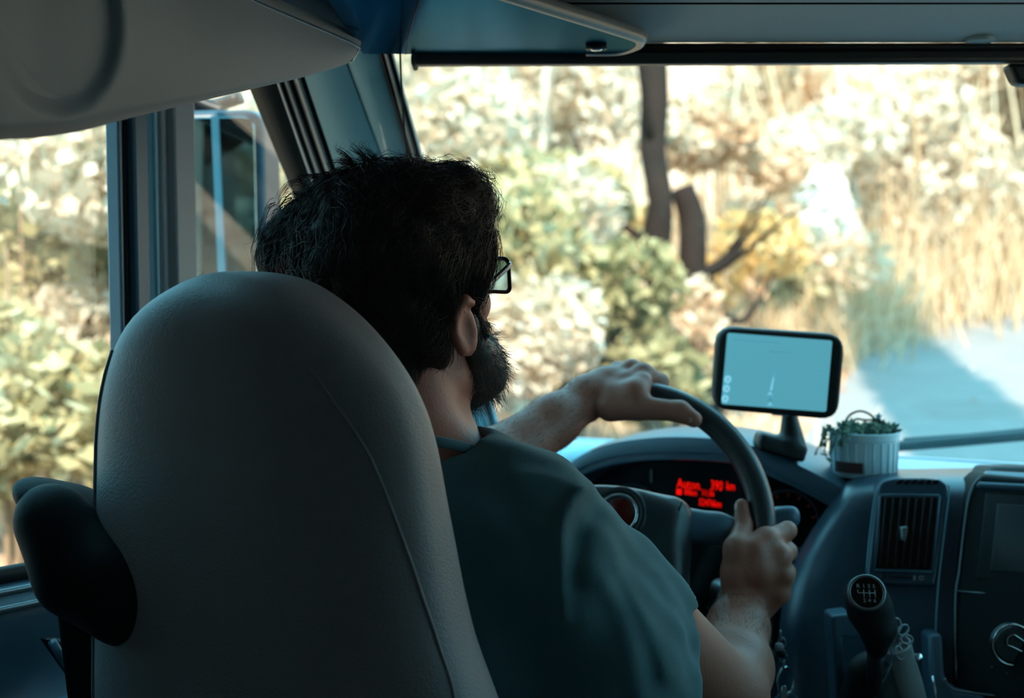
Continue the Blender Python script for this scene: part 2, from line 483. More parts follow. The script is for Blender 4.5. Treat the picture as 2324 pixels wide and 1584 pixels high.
nt.links.new(tc.outputs['Object'], n1.inputs['Vector']); nt.links.new(n1.outputs['Fac'], rp.inputs[0]); nt.links.new(rp.outputs[0], b.inputs['Base Color'])
ground = obj('ground', np.stack([X_, Y_, Z_], -1).reshape(-1, 3), gf, M_gnd); struct(ground)
M_road = mat('gravel_road', (146, 138, 134), .95, .1, bump=.6, bscale=40, var=.18, vscale=3)
RY, RX = [-8, 6, 9.8, 12.85, 14.7, 16.6, 18.5], [-2.2, -2.4, -2.75, -3.1, -3.15, -3.0, -2.6]
rv = []
NR = 60
for i in range(NR):
    y = -8+i*(26.0/NR)
    xl = float(np.interp(y, RY, RX)); w = 3.7
    for k in range(9):
        x = xl+w*k/8; rv.append((x, y, float(hgt(np.array(x), np.array(y)))+.075+.0*k))
rf = [[i*9+k, i*9+k+1, (i+1)*9+k+1, (i+1)*9+k] for i in range(NR-1) for k in range(8)]
ro = obj('road', rv, rf, M_road); struct(ro)

def leaf_quads(cent, size, elong=1.6):
    n = len(cent)
    a = rng.normal(size=(n, 3)); a /= np.linalg.norm(a, axis=1)[:, None]
    bb = np.cross(a, rng.normal(size=(n, 3))); bb /= np.linalg.norm(bb, axis=1)[:, None]
    s = size*(.6+.8*rng.random(n))[:, None]
    v = np.stack([cent-a*s*elong/2, cent+bb*s/2, cent+a*s*elong/2, cent-bb*s/2], 1).reshape(-1, 3)
    return v, np.arange(4*n).reshape(n, 4)
def ball_points(c, r, n):
    d = rng.normal(size=(n, 3)); d /= np.linalg.norm(d, axis=1)[:, None]
    return np.asarray(c)+d*(np.asarray(r)*(1-.45*rng.random(n)**1.6)[:, None])
ML_olive = leaf_mat('olive_leaves', (150, 136, 98), (204, 190, 146), (230, 220, 186))
ML_pale = leaf_mat('pale_leaves', (198, 176, 150), (228, 210, 186), (244, 234, 218))
ML_tan = leaf_mat('tan_leaves', (202, 162, 126), (228, 198, 166), (242, 224, 200))
ML_green = leaf_mat('deep_green_leaves', (120, 112, 78), (166, 154, 112), (204, 192, 148))
ML_grass = leaf_mat('dry_grass_blades', (196, 158, 118), (226, 196, 158), (240, 224, 198), .25)
ML_white = leaf_mat('bleached_leaves', (238, 234, 220), (248, 246, 238), (252, 250, 246), .3)
ML_gold = leaf_mat('golden_leaves', (204, 166, 106), (224, 190, 134), (238, 212, 164))
def bush(px, py, d, rad, n, lm, label, squash=.8, size=.07, clumps=7, group='bushes seen through the windows', name='bush', at=None):
    c = P(px, py, d) if at is None else np.array(at, float); g = float(hgt(np.array(c[0]), np.array(c[1])))
    t = thing(name, (c[0], c[1], g), label, 'bush', group)
    pts = []
    for k in range(clumps):
        o = rng.normal(size=3)*np.array((.5, .4, .42))*rad
        pts.append(ball_points(c+o, rad*(.35+.3*rng.random())*np.array((1, 1, squash)), n//clumps))
    v, f = leaf_quads(np.vstack(pts), size)
    o = obj('foliage', v, f, lm, t, smooth=False); o['kind'] = 'stuff'
    st = []
    vv, ff = [], []
    for k in range(5):
        tgt = c+rng.normal(size=3)*rad*.4
        pth = spline([(c[0]+.05*k-.1, c[1], g-.05), (c[0]*.6+tgt[0]*.4, c[1]*.6+tgt[1]*.4, g*.5+tgt[2]*.5), tgt], 6)
        a, bq = tube_data(pth, np.linspace(.014, .005, 6), 5)
        ff += [[i+len(vv) for i in q] for q in bq]; vv += list(a)
    obj('stems', vv, ff, M_twig, t)
    return t
def trunk(px0, py0, d, h, r, label, m, lean=(0, 0), branches=5, cat='tree', crown=None):
    c = P(px0, py0, d); g = float(hgt(np.array(c[0]), np.array(c[1])))
    t = thing('tree', (c[0], c[1], g), label, cat, 'trees on the bank')
    pth = spline([(c[0], c[1], g-.1), (c[0]+lean[0]*.4+.05, c[1], g+h*.4), (c[0]+lean[0], c[1]+lean[1], g+h)], 12)
    k = np.arange(12)
    pth = spline(pth+rng.normal(size=pth.shape)*np.array((r*.22, r*.22, 0)), 34); k = np.arange(34)
    nz_ = np.interp(k, np.arange(0, 36, 3), rng.normal(size=12).clip(-1.4, 1.4))
    tube('trunk', pth, r*(1.15-.5*k/33)*(1+.13*nz_), m, t, 12)
    pth = pth[::3]
    for q in range(branches):
        s = pth[int(rng.integers(4, 10))]; dv = rng.normal(size=3)*np.array((1, .6, .5))+(0, 0, .7); dv /= np.linalg.norm(dv)
        L = h*(.2+.25*rng.random())
        a, bq = tube_data(spline([s, s+dv*L*.5+rng.normal(size=3)*.1, s+dv*L+(0, 0, .15)], 7), np.linspace(r*.3, r*.07, 7), 5)
        obj('branch', a, bq, m, t)
    if crown:
        lm, n, rr, zz = crown
        pts = np.vstack([ball_points(pth[-1]+rng.normal(size=3)*rr*.5+(0, 0, zz), rr*.55, n//6) for _ in range(6)])
        v, f = leaf_quads(pts, .11); o = obj('foliage', v, f, lm, t, smooth=False); o['kind'] = 'stuff'
    return t
def grass(px, py, d, rad, n, hh, lm, label, wide=.02, name='grass_clump'):
    c = P(px, py, d); g = float(hgt(np.array(c[0]), np.array(c[1])))
    xy = rng.normal(size=(n, 2))*rad*.5+c[:2]
    z = hgt(xy[:, 0], xy[:, 1])
    base = np.stack([xy[:, 0], xy[:, 1], z-.03], -1)
    L = hh*(.5+.6*rng.random(n))[:, None]
    ln = rng.normal(size=(n, 3))*np.array((.28, .28, .03))
    mid = base+np.array((0, 0, .6))*L+ln*L*.4; top = base+np.array((0, 0, 1.))*L+ln*L
    ang = rng.random(n)*math.pi; sd = np.stack([np.cos(ang), np.sin(ang), 0*ang], -1)*wide/2
    v = np.stack([base-sd, base+sd, mid+sd*.8, mid-sd*.8, top+sd*.2, top-sd*.2], 1).reshape(-1, 3)
    i = np.arange(n)[:, None]*6
    f = np.vstack([i+np.array((0, 1, 2, 3)), i+np.array((3, 2, 4, 5))])
    o = obj(name, v, f, lm, None, smooth=False)
    tag(o, label, 'grass', 'dry grass clumps on the bank')
    return o
# left of the windscreen
bush(1560, 765, 8.8, .36, 1500, ML_tan, 'tan bush hiding the feet of the two dark trunks, above the steering wheel', size=.06)
bush(1500, 330, 10.8, .22, 300, ML_pale, 'tuft of pale leaves across the dark leaning trunk', size=.08, clumps=5)
bush(1640, 330, 11.5, .5, 1200, ML_tan, 'tan bush right beside the dark leaning trunk', size=.09)
bush(1085, 590, 8.5, .72, 4200, ML_olive, 'big olive bush directly beside the driver\'s head through the windscreen')
bush(1330, 720, 8.0, .55, 2600, ML_green, 'darker green bush low down above the driver\'s left hand')
bush(1290, 440, 10.0, .55, 2200, ML_olive, 'olive bush higher up, left of the dark split trunk')
bush(1060, 330, 9.0, .9, 3200, ML_pale, 'pale leafy bush beside the windscreen pillar')
bush(1130, 800, 7.6, .55, 2200, ML_pale, 'low pale bush just right of the driver\'s beard', size=.06)
bush(1600, 690, 11.0, .55, 1600, ML_gold, 'small golden bush above the navigation screen', size=.08)
bush(1710, 520, 12.5, .55, 1300, ML_tan, 'tan bush at the foot of the dark split trunk', size=.08)
bush(1900, 470, 13.0, .38, 260, ML_white, 'bleached white bush in the middle of the windscreen', size=.11, squash=1.5)
bush(1790, 300, 15.0, .8, 1700, ML_pale, 'pale bush high on the bank right of the dark trunk', size=.11)
bush(2120, 380, 16.0, 1.4, 3000, ML_pale, 'wide pale bush on the bank at the right of the windscreen', size=.11)
bush(1880, 200, 17.5, 1.6, 3000, ML_tan, 'tan bush near the top of the windscreen, middle', size=.12)
bush(2280, 220, 17.5, 1.5, 3000, ML_tan, 'tan bush near the top right corner of the windscreen', size=.12)
bush(1230, 200, 13.0, .8, 2200, ML_pale, 'pale bush at the top of the windscreen under the locker latch', size=.09)
bush(1060, 160, 14.0, 1.4, 3000, ML_olive, 'olive bush at the top left corner of the windscreen', size=.09)
bush(1800, 640, 13.5, .7, 1500, ML_olive, 'low olive shrub at the road edge behind the navigation screen', size=.09)
# through the side window
bush(60, 470, 5.2, .62, 4200, ML_pale, 'pale leafy bush at the top of the side window', size=.05)
bush(190, 700, 5.6, .62, 4200, ML_olive, 'olive bush against the window divider in the side window', size=.05)
bush(40, 800, 4.8, .5, 3400, ML_olive, 'olive bush at the left edge of the side window', size=.05)
bush(150, 960, 6.0, .5, 2200, ML_tan, 'tan scrub low in the side window beside the seat', size=.05)
bush(520, 330, 7.0, .8, 3000, ML_pale, 'pale bush behind the wing mirror', size=.06)
bush(-120, 560, 6.5, 1.2, 4200, ML_green, 'dark green bush at the rear of the side window', size=.06)
bush(260, 420, 8.5, 1.3, 4200, ML_green, 'deep green bush farther off in the side window', size=.07)
bush(640, 560, 9.0, .9, 2600, ML_tan, 'tan bush between the wing mirror and the windscreen pillar', size=.07)
# trees
trunk(1512, 560, 9.6, 3.3, .13, 'dark leaning tree trunk left of centre in the windscreen', M_bark, lean=(-.26, .3), branches=4)
trunk(1585, 720, 9.9, 1.9, .15, 'short dark trunk leaning from the foot of the taller one', M_bark, lean=(-.12, .1), branches=3)
trunk(1125, 560, 12.0, 4.0, .055, 'slender pale trunk at the left of the windscreen', M_pale, lean=(.1, 0), branches=7)
trunk(1180, 560, 12.5, 3.8, .04, 'thin pale trunk right beside the slender pale one', M_pale, lean=(.35, 0), branches=9)
trunk(1960, 640, 15.0, 3.6, .05, 'bleached thin trunk in the middle of the right bank', M_pale, lean=(-.4, 0), branches=6)
trunk(2310, 560, 16.0, 4.0, .13, 'dark trunk at the right edge of the windscreen', M_bark, lean=(.1, 0), branches=4)
# grass
for k, (px, py, d, rad, n, hh, lab) in enumerate((
        (2150, 480, 16, 1.6, 2600, 1.5, 'tall tan grass on the bank at the upper right'),
        (1850, 560, 14, 1.0, 1800, 1.1, 'tall tan grass around the bleached bush'),
        (2250, 330, 18, 2.0, 2600, 1.9, 'tallest tan grass at the top right of the bank'),
        (1720, 620, 13, .8, 1400, .7, 'tan grass tuft behind the navigation screen'),
        (1300, 850, 7.5, .8, 1600, .35, 'short dry grass above the driver\'s left forearm'),
        (100, 1120, 4.6, .8, 2600, .22, 'short dry grass low in the side window'),
        (1480, 780, 9.5, .9, 1500, .35, 'short dry grass left of the navigation screen'))):
    grass(px, py, d, rad, n, hh, ML_grass, lab, wide=.022)
# fallen leaves
xy = np.stack([rng.uniform(-9, 8, 16000), rng.uniform(3, 20, 16000)], -1)
rx = np.interp(xy[:, 1], RY, RX)
keep = ~((xy[:, 0] > rx+.1*rng.normal(size=16000)) & (xy[:, 0] < rx+3.7) & (rng.random(16000) > .02))
xy = xy[keep]
v, f = leaf_quads(np.column_stack([xy, hgt(xy[:, 0], xy[:, 1])+.05]), .08)
o = obj('fallen_leaves', v, f, leaf_mat('fallen_leaf', (176, 120, 88), (222, 178, 146), (244, 226, 206)), None, smooth=False)
o['kind'] = 'stuff'; tag(o, 'pale and russet fallen leaves scattered over the bank', 'leaves')
# a thicket of thin pale stems nobody could count, high on the bank
vv, ff = [], []
for k in range(230):
    px = rng.uniform(1560, 2420) if k > 60 else rng.uniform(960, 1560)
    c = P(px, 420, rng.uniform(14.5, 19)); z0 = float(hgt(np.array(c[0]), np.array(c[1])))
    h = rng.uniform(1.2, 3.6); ln = rng.normal(size=2)*.35
    a, bq = tube_data(spline([(c[0], c[1], z0-.1), (c[0]+ln[0]*.4+.06*rng.normal(), c[1]+ln[1]*.4, z0+h*.5), (c[0]+ln[0], c[1]+ln[1], z0+h)], 6), np.linspace(.03, .008, 6)*rng.uniform(.6, 1.5), 4)
    ff += [[i+len(vv) for i in q] for q in bq]; vv += list(a)
o = obj('thicket', vv, ff, ML_grass); o['kind'] = 'stuff'
tag(o, 'thicket of thin pale bare stems across the top of the bank', 'thicket')
# roadside trees on the sunny side: a slender one whose shadow falls along the road, a broad unseen one added to keep sun off the van
for x, y, h, cl_, lab in ((1.75, 1.6, 13.0, [(0, 0, z, .50-.02*(z-8)) for z in np.linspace(7.6, 12.7, 12)], 'tall slender roadside tree throwing its shadow along the road'),
                          (3.4, -2.6, 4.4, [(rng.normal()*.6-1.1, rng.normal()*1.5, 4.5+.5*rng.normal(), .95) for _ in range(15)], 'broad unseen tree added to shade the right side of the van')):
    z0 = float(hgt(np.array(x), np.array(y)))
    t = thing('tree', (x, y, z0), lab, 'tree')
    tube('trunk', spline([(x, y, z0-.1), (x+.08, y, z0+h*.5), (x, y+.1, z0+h)], 10), np.linspace(.2, .06, 10), M_bark, t, 10)
    pts = np.vstack([ball_points(np.array((x+p[0], y+p[1], z0+p[2])), p[3], 520) for p in cl_])
    v, f = leaf_quads(pts, .17); q = obj('foliage', v, f, ML_green, t, smooth=False); q['kind'] = 'stuff'
# scrub along the left of the road, seen again in the wing mirror
bush(0, 0, 0, 3.0, 6200, ML_olive, 'olive scrub behind the van, reflected at the top of the wing mirror', size=.18, at=(-8.5, -6.5, 3.0))
bush(0, 0, 0, 3.0, 6200, ML_tan, 'tan scrub behind the van, reflected at the outer side of the wing mirror', size=.18, at=(-10.5, -3.0, 2.6))
bush(0, 0, 0, 1.6, 3600, ML_pale, 'pale scrub behind the van, reflected at the inner side of the wing mirror', size=.18, at=(-4.4, -5.6, 2.2))
# ------------------------------------------------------------------ windscreen, pillars, door
ZB = .955
def ws(u, v):
    """windscreen surface: u across -1..1, v 0 header .. 1 base"""
    x = -.35+u*(.66+.20*v)
    y = (1.88+.47*v)-u*u*(.40-.10*v)
    z = 1.56+(ZB-1.56)*v
    return np.array((x, y, z))
rows = [[ws(u, v) for u in np.linspace(-1.0, 1.0, 25)] for v in np.linspace(-.06, 1.04, 7)]
struct(grid_solid('window_1', rows, (0, .004, .003), M_glass))
# side glazing of the door
struct(slab('window_2', [(-1.272, .87, .86), (-1.272, 2.05, .86), (-1.272, 2.05, 1.0), (-1.272, 1.62, 1.6), (-1.272, .87, 1.6)], (.004, 0, 0), M_glass, None, 0))
# door lining below the glass
dr = bpy.data.objects.new('door_1', None); COL.objects.link(dr); dr.location = (-1.25, 1.4, 0); struct(dr)
XD = -1.24
sillz = float(onX(0, 1322, XD)[2])
def dpt(px, py, x=XD): return onX(px, py, x)
prof = [(-1.262, sillz+.006), (-1.235, sillz+.002), (-1.215, sillz-.012), (-1.212, sillz-.035), (-1.222, sillz-.075), (-1.226, sillz-.11),
        (-1.215, sillz-.135), (-1.19, sillz-.15), (-1.175, sillz-.165), (-1.165, sillz-.22), (-1.17, sillz-.30), (-1.2, .35), (-1.21, .02)]
rows = [[np.array((x, y, z-(y-.9)*.045*(1 if z > .5 else 0))) for y in np.linspace(.5, 2.45, 14)] for x, z in prof]
grid_solid('door_lining', rows[:7], (-.05, 0, 0), M_dash, dr)
grid_solid('door_lining_lit', rows[6:], (-.05, 0, 0), M_teal, dr)  # lower part of the same lining, window light painted in as a paler colour
for k, (dz, xx) in enumerate(((-.001, -1.228), (-.016, -1.211))):
    tube('sill_strip', [(xx, y, sillz+dz-(y-.9)*.045) for y in np.linspace(.5, 2.2, 6)], .0045, M_satin, dr, 8)
tube('window_seal', [(-1.256, y, sillz+.012-(y-.9)*.045) for y in np.linspace(.5, 2.2, 6)], .011, M_rubber, dr, 8)
hc = onX(145, 1485, -1.178)
hnd = slab('door_handle_recess', [onX(113, 1452, -1.172), onX(150, 1448, -1.172), onX(205, 1500, -1.172), onX(175, 1540, -1.172)], (-.02, 0, 0), M_black, dr, .004)
tube('door_handle', spline([onX(118, 1455, -1.168), onX(140, 1490, -1.155), onX(172, 1530, -1.168)], 8), .005, M_dash, hnd, 8)
# window divider: blind cassette, seals and the grey frame
td = bpy.data.objects.new('trim_2', None); COL.objects.link(td); td.location = (-1.25, 1.4, .9); struct(td)
for nm, xa, xb, X0, m in (('edge_seal', 264, 276, -1.246, M_dash), ('glass_channel', 276, 301, -1.25, M_rubber), ('blind_pleat', 301, 336, -1.238, M_dash),
                          ('blind_gap', 336, 345, -1.248, M_rubber), ('blind_pleat', 345, 357, -1.236, M_teal), ('blind_gap', 357, 363, -1.248, M_rubber),
                          ('blind_pleat', 363, 377, -1.238, M_grey), ('blind_gap', 377, 393, -1.25, M_rubber), ('frame_bar', 393, 441, -1.226, M_grey)):
    s = 10.0/450
    slab(nm, [onX(xa, 120, X0), onX(xb, 120, X0), onX(xb+.022*640, 760+300, X0), onX(xa+.03*640, 760+300, X0)], (-.022, 0, 0), m, td, .003)
# windscreen pillar: a raked strip of seals, ribs and the padded trim
tp = bpy.data.objects.new('trim_3', None); COL.objects.link(tp); tp.location = (-1.1, 1.7, 1.0); struct(tp)
def pd(py): return 1.80+.00082*(py-150)
def pill(nm, xt, xb_, m, dd, thick=.02, bev=.004):
    """x bounds at y=200 and y=400, continued up and down"""
    r = []
    for y in (60, 200, 400, 700, 1000):
        q = (y-200)/200
        r.append((xt[0]+(xb_[0]-xt[0])*q, xt[1]+(xb_[1]-xt[1])*q, y))
    rows = [[P(a+(b-a)*w, y, pd(y)+dd-.012*math.sin(math.pi*w)) for w in (0, .2, .5, .8, 1)] for a, b, y in r]
    grid_solid(nm, rows, FW*thick, m, tp)
pill('door_seal', (566, 632), (648, 706), M_rubber, .03, .05)
pill('rib', (632, 640), (702, 711), M_grey, .012)
pill('rib_gap', (640, 649), (711, 718), M_rubber, .02)
pill('rib', (649, 661), (718, 732), M_grey, .012)
pill('rib_gap', (661, 673), (732, 742), M_rubber, .02)
pill('rib', (673, 690), (742, 756), M_grey, .01)
pill('rib_gap', (690, 702), (756, 770), M_rubber, .02)
pill('pillar_pad', (700, 806), (768, 880), M_teal, .0, .03)
pill('pillar_flank', (804, 882), (878, 940), M_teal, .006, .03)
pill('screen_seal', (880, 893), (938, 948), M_rubber, .012)
pill('screen_edge', (892, 903), (947, 958), M_grey, .006)
pill('screen_seal', (902, 910), (957, 966), M_rubber, .014)
pill('screen_edge', (909, 915), (965, 972), M_teal, .008)
# dark cord hanging along the pillar
cd = tube('hanging_cord', spline([P(908, 118, 1.72), P(912, 210, 1.735), P(918, 300, 1.75), P(923, 345, 1.76), P(926, 420, 1.77)], 20), .0014, M_rubber, None, 6)
tag(cd, 'thin dark cord hanging down in front of the windscreen pillar', 'cord')

# rolled blind across the top of the windscreen
br = thing('roller_blind', P(1600, 130, 1.74), 'dark roller blind cassette along the top of the windscreen', 'blind')
slab('cassette', [P(935, 147, 1.735), P(2700, 140, 1.735), P(2700, 104, 1.735), P(935, 112, 1.735)], FW*.035+UP*.004, M_black, br, .006, 3)
slab('upper_rail', [P(1400, 112, 1.728), P(2700, 108, 1.728), P(2700, 96, 1.728), P(1400, 97, 1.728)], FW*.02, M_rubber, br, .003)
slab('end_cap', [P(932, 148, 1.732), P(945, 148, 1.732), P(945, 118, 1.732), P(932, 118, 1.732)], FW*.04, M_rubber, br, .004)
mm = slab('mirror_bracket', [P(2288, 142, 1.74), P(2400, 142, 1.74), P(2400, 192, 1.74), P(2310, 189, 1.74)], FW*.03, M_black, None, .006)
tag(mm, 'black bracket hanging from the blind at the right edge', 'bracket')

# ------------------------------------------------------------------ overhead panel and locker
op = thing('overhead_moulding', P(350, 150, 1.25), 'pale grey moulded overhead panel with an oval recess, above the seat', 'panel')
low = spline([(-260, 322, .95), (-120, 326, .99), (0, 318, 1.04), (80, 313, 1.08), (180, 298, 1.13), (280, 272, 1.19), (420, 238, 1.28), (560, 205, 1.38), (700, 172, 1.49), (790, 143, 1.57), (814, 118, 1.60)], 150)
uph = spline([(-260, -420, .95), (-120, -400, .98), (0, -380, 1.02), (80, -360, 1.06), (180, -300, 1.10), (280, -220, 1.16), (420, -80, 1.27), (560, -3, 1.37), (700, 58, 1.49), (790, 97, 1.57), (814, 110, 1.60)], 150)
rows = []
NV = 100
for j in range(NV):
    v = j/(NV-1); row = []
    for i in range(150):
        a, b = low[i], uph[i]; x, y, d = a+(b-a)*v
        bul = .05*math.sin(math.pi*min(1, v*.9))*(1-i/149)**.7
        edge = .03*max(0, 1-v/.06)**2*(1-i/170)
        # oval recess
        e = math.hypot((x-118+(y-60)*-.12)/172, (y-15)/262)
        q = min(1, max(0, (e-.74)/.26)); rec = .024*(1-q*q*(3-2*q))
        row.append(P(x, y, d-bul*.6+edge+rec))
    rows.append(row)
grid_solid('moulded_skin', rows, FW*.03+np.array((0, 0, .02)), M_panel, op)
tube('upper_piping', [P(x, y-1, d) for x, y, d in uph[62:]], .003, M_dash, op, 6)
tube('tip_stitching', [P(813, 114, 1.597), P(806, 127, 1.59), P(797, 141, 1.575)], .0012, M_chrome, op, 5)
sb = slab('gap_board', [P(520, -20, 1.50), P(700, 55, 1.56), P(816, 112, 1.64), P(822, 100, 1.64), P(742, 0, 1.56), P(700, -60, 1.5)], (0, 0, .05), M_dash, None, .003)  # dark board standing in for the dark gap between panel and locker
lk = thing('overhead_locker', P(1100, 60, 1.5), 'glossy blue-grey overhead locker with push latch, above the windscreen', 'locker')
tag(sb, 'dark wedge-shaped board added to fill the dark gap between the grey panel and glossy locker', 'board')
ZL = 1.53
outl = [(822, 123), (1120, 124), (1330, 124.5), (1392, 124), (1424, 119), (1444, 110), (1450, 100), (1440, 93), (1380, 74), (1250, 34), (1130, -3), (980, -50), (800, -60), (690, -70), (742, 0)]
bp = [onZ(x, y, ZL) for x, y in outl]
slab('locker_base', bp, (0, 0, .018), M_lock, lk, .002)
rim = [onZ(x, y, ZL)+np.array((0, 0, .008)) for x, y in spline([(1330, 125), (1392, 124.5), (1424, 119.5), (1446, 110), (1452, 100), (1441, 92.5), (1380, 73), (1250, 33), (1130, -4), (980, -51)], 50)]
tube('locker_rim', rim, .0095, M_lockrim, lk, 10)
tube('base_joint', [onZ(952, -8, ZL-.0006), onZ(940, 40, ZL-.0006), onZ(925, 90, ZL-.0006), onZ(921, 123, ZL-.0006)], .0008, M_rubber, lk, 5)
lc = onZ(1353, 104, ZL)
la = lathe('latch_ring', [(.0075, -.0005), (.0125, -.0005), (.0135, -.004), (.0115, -.0055), (.0085, -.004), (.0075, -.0005)], lc, (0, 0, 1), M_black, lk, 28)
lathe('latch_button', [(0, -.006), (.006, -.006), (.0078, -.0045), (.0078, .001)], lc, (0, 0, 1), M_chrome, la, 24)

# ------------------------------------------------------------------ wing mirror outside
wm = thing('wing_mirror', onX(500, 420, -1.5), 'teal-black wing mirror seen through the side window', 'mirror')
Dm = 2.26
def mm_(px, py, dd=0): return P(px, py, Dm+dd)
cor = []
for cx, cy, a0 in ((548, 292, -90), (556, 640, 0), (380, 640, 90), (372, 296, 180)):
    for k in range(7):
        a = math.radians(a0+90*k/6); cor.append((cx+45*math.cos(a), cy+45*math.sin(a)))
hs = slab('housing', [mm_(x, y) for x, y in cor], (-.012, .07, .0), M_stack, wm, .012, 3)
ins = []
for cx, cy, a0 in ((548, 292, -90), (556, 640, 0), (380, 640, 90), (372, 296, 180)):
    for k in range(7):
        a = math.radians(a0+90*k/6); ins.append((cx+27*math.cos(a), cy+27*math.sin(a)))
M_mir = mat('mirror_glass', (130, 165, 172), .03, .5, metal=1)
# the glass is set facing back along the van and slightly inwards
gpts = [mm_(x, y, -.004) for x, y in ins]
slab('mirror_glass', gpts, (0, .004, 0), M_mir, wm, .001)
slab('van_side_reflection', [mm_(478, 262, -.008), mm_(494, 262, -.008), mm_(515, 690, -.008), mm_(497, 690, -.008)], (0, .004, 0), M_teal, wm, .001)  # painted reflection: strip standing in for the van side mirrored in the glass
tube('mirror_arm', spline([mm_(545, 222, .05), mm_(500, 236, .06), mm_(440, 244, .06), mm_(380, 230, .05), onX(420, 180, -1.33)], 16), .016, M_black, wm, 10, flat=.7)
tube('mirror_arm', spline([mm_(510, 255, .05), mm_(470, 240, .05), mm_(420, 215, .05)], 8), .012, M_black, wm, 10)
# van bodywork outside the driver's door
vb = struct(slab('wall_outer', [(-1.36, -2.6, -.2), (-1.36, .8, -.2), (-1.36, .8, 2.0), (-1.36, -2.6, 2.0)], (.01, 0, 0), M_white, None, .002))
struct(slab('wall_outer_door', [(-1.345, .82, -.2), (-1.345, 2.4, -.2), (-1.345, 2.4, .84), (-1.345, .82, .84)], (.03, 0, 0), M_white, None, .002))

# wiper outside the windscreen
wp = thing('windscreen_wiper', P(2200, 995, 2.42), 'black windscreen wiper lying across the foot of the glass', 'wiper')
tube('wiper_arm', [P(2036, 1013, 2.50), P(2150, 1004, 2.48), P(2420, 980, 2.42)], .010, M_black, wp, 8)
tube('wiper_blade', [P(2050, 1000, 2.51), P(2200, 990, 2.48), P(2430, 968, 2.43)], .005, M_rubber, wp, 6)

# ------------------------------------------------------------------ dashboard
da = thing('dashboard', (-.35, 2.1, 0), 'dark grey plastic dashboard below the windscreen', 'dashboard')
YH = 2.0
# top shelf
rows = []
for y, z in ((2.37, ZB-.03), (2.355, ZB-.012), (2.34, ZB-.006), (2.29, ZB-.002), (2.285, ZB-.013), (2.262, ZB-.013), (2.257, ZB), (2.22, ZB+.001), (2.15, ZB), (2.09, ZB-.006), (2.04, ZB-.016), (2.02, ZB-.03)):
    r = []
    for x in np.linspace(-1.22, .56, 60):
        w = min(1, max(0, (1.16-abs(x+.765)*4.2)*2.2)) if y < 2.2 else 0      # the shelf stops short behind the instruments
        r.append(np.array((x, y+(2.2-y)*w-.10*max(0, (abs(x+.35)-.45))**1.3, z)))
    rows.append(r)
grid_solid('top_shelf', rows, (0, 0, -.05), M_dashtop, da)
# body under the shelf, closing off the front of the cab
rows = []
for y, z in ((2.30, .93), (2.24, .80), (2.16, .62), (2.10, .45), (2.12, .25), (2.3, .02)):
    rows.append([np.array((x, y, z)) for x in np.linspace(-1.22, .56, 12)])
grid_solid('lower_body', rows, (0, .12, 0), M_black, da)
# passenger side of the dashboard, beyond the centre stack
rows = [[np.array((x, y-.03*max(0, x-.1), z)) for x in np.linspace(-.02, .57, 8)] for y, z in ((2.05, .925), (2.03, .90), (2.02, .82), (2.035, .70), (2.06, .55), (2.12, .30))]
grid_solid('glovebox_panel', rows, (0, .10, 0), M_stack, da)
# instrument hood
arch = spline([(1262, 1092), (1280, 1066), (1310, 1037), (1360, 1012), (1430, 996), (1530, 988), (1640, 994), (1720, 1012), (1800, 1045), (1870, 1080), (1912, 1104), (1920, 1116)], 60)
lipt = spline([(1268, 1110), (1290, 1087), (1325, 1062), (1380, 1043), (1445, 1033), (1530, 1029), (1640, 1034), (1716, 1052), (1790, 1086), (1850, 1118), (1895, 1142), (1908, 1146)], 60)
A_ = [onY(x, y, YH) for x, y in arch]; B_ = [onY(x, y, YH-.006) for x, y in lipt]
rows = [[p+np.array((0, .26, -.022)) for p in A_],
        [p+np.array((0, .12, .004)) for p in A_], [p+np.array((0, .03, .003)) for p in A_], [p+np.array((0, .008, 0)) for p in A_],
        [p*.93+q*.07+np.array((0, -.004, 0)) for p, q in zip(A_, B_)],
        [p*.5+q*.5+np.array((0, -.008, 0)) for p, q in zip(A_, B_)], [p*.08+q*.92+np.array((0, -.004, 0)) for p, q in zip(A_, B_)],
        [q+np.array((0, .004, 0)) for q in B_], [q+np.array((0, .10, -.006)) for q in B_]]
grid_solid('instrument_hood', rows, (0, .008, -.012), M_dash, da)
# instrument cluster
YC = 2.09
cl_pts = [onY(x, y, YC) for x, y in [(1285, 1130), (1330, 1075), (1420, 1048), (1530, 1042), (1650, 1050), (1730, 1075), (1800, 1105), (1870, 1140), (1900, 1170), (1870, 1250), (1800, 1330), (1700, 1420), (1400, 1420), (1285, 1300)]]
clu = slab('instrument_panel', cl_pts, (0, .03, 0), M_gloss, da, .003)
xr, zu = np.array((1., 0, 0)), np.array((0, 0, 1.))
def ring(nm, px, py, r, w, Y, m, par, a0=0, a1=360):
    c = onY(px, py, Y)
    pts = [c+r*(math.cos(math.radians(a))*xr+math.sin(math.radians(a))*zu) for a in np.linspace(a0, a1, 40)]
    return tube(nm, pts[:-1] if a1-a0 == 360 else pts, w, m, par, 6, closed=(a1-a0 == 360))
ring('gauge_ring', 1440, 1165, .048, .0012, YC-.004, M_dash, clu)
ring('gauge_ring', 1790, 1180, .047, .0012, YC-.004, M_dash, clu)
ring('gauge_ring', 1440, 1165, .041, .0007, YC-.004, M_ledDim, clu, 20, 160)
for k in range(9):
    a = math.radians(200-27*k); c = onY(1790, 1180, YC-.003)+.040*(math.cos(a)*xr+math.sin(a)*zu)
    box('gauge_mark', c, (.0012, .0006, .003), M_ledDim, clu, axes=(np.array((math.sin(a), 0, -math.cos(a))), (0, 1, 0), np.array((math.cos(a), 0, math.sin(a)))), bev=0)
box('gauge_needle', onY(1478, 1080, YC-.004), (.0016, .0006, .011), M_grey, clu, bev=.0004)
yd = np.array((-.03, 0, 1))
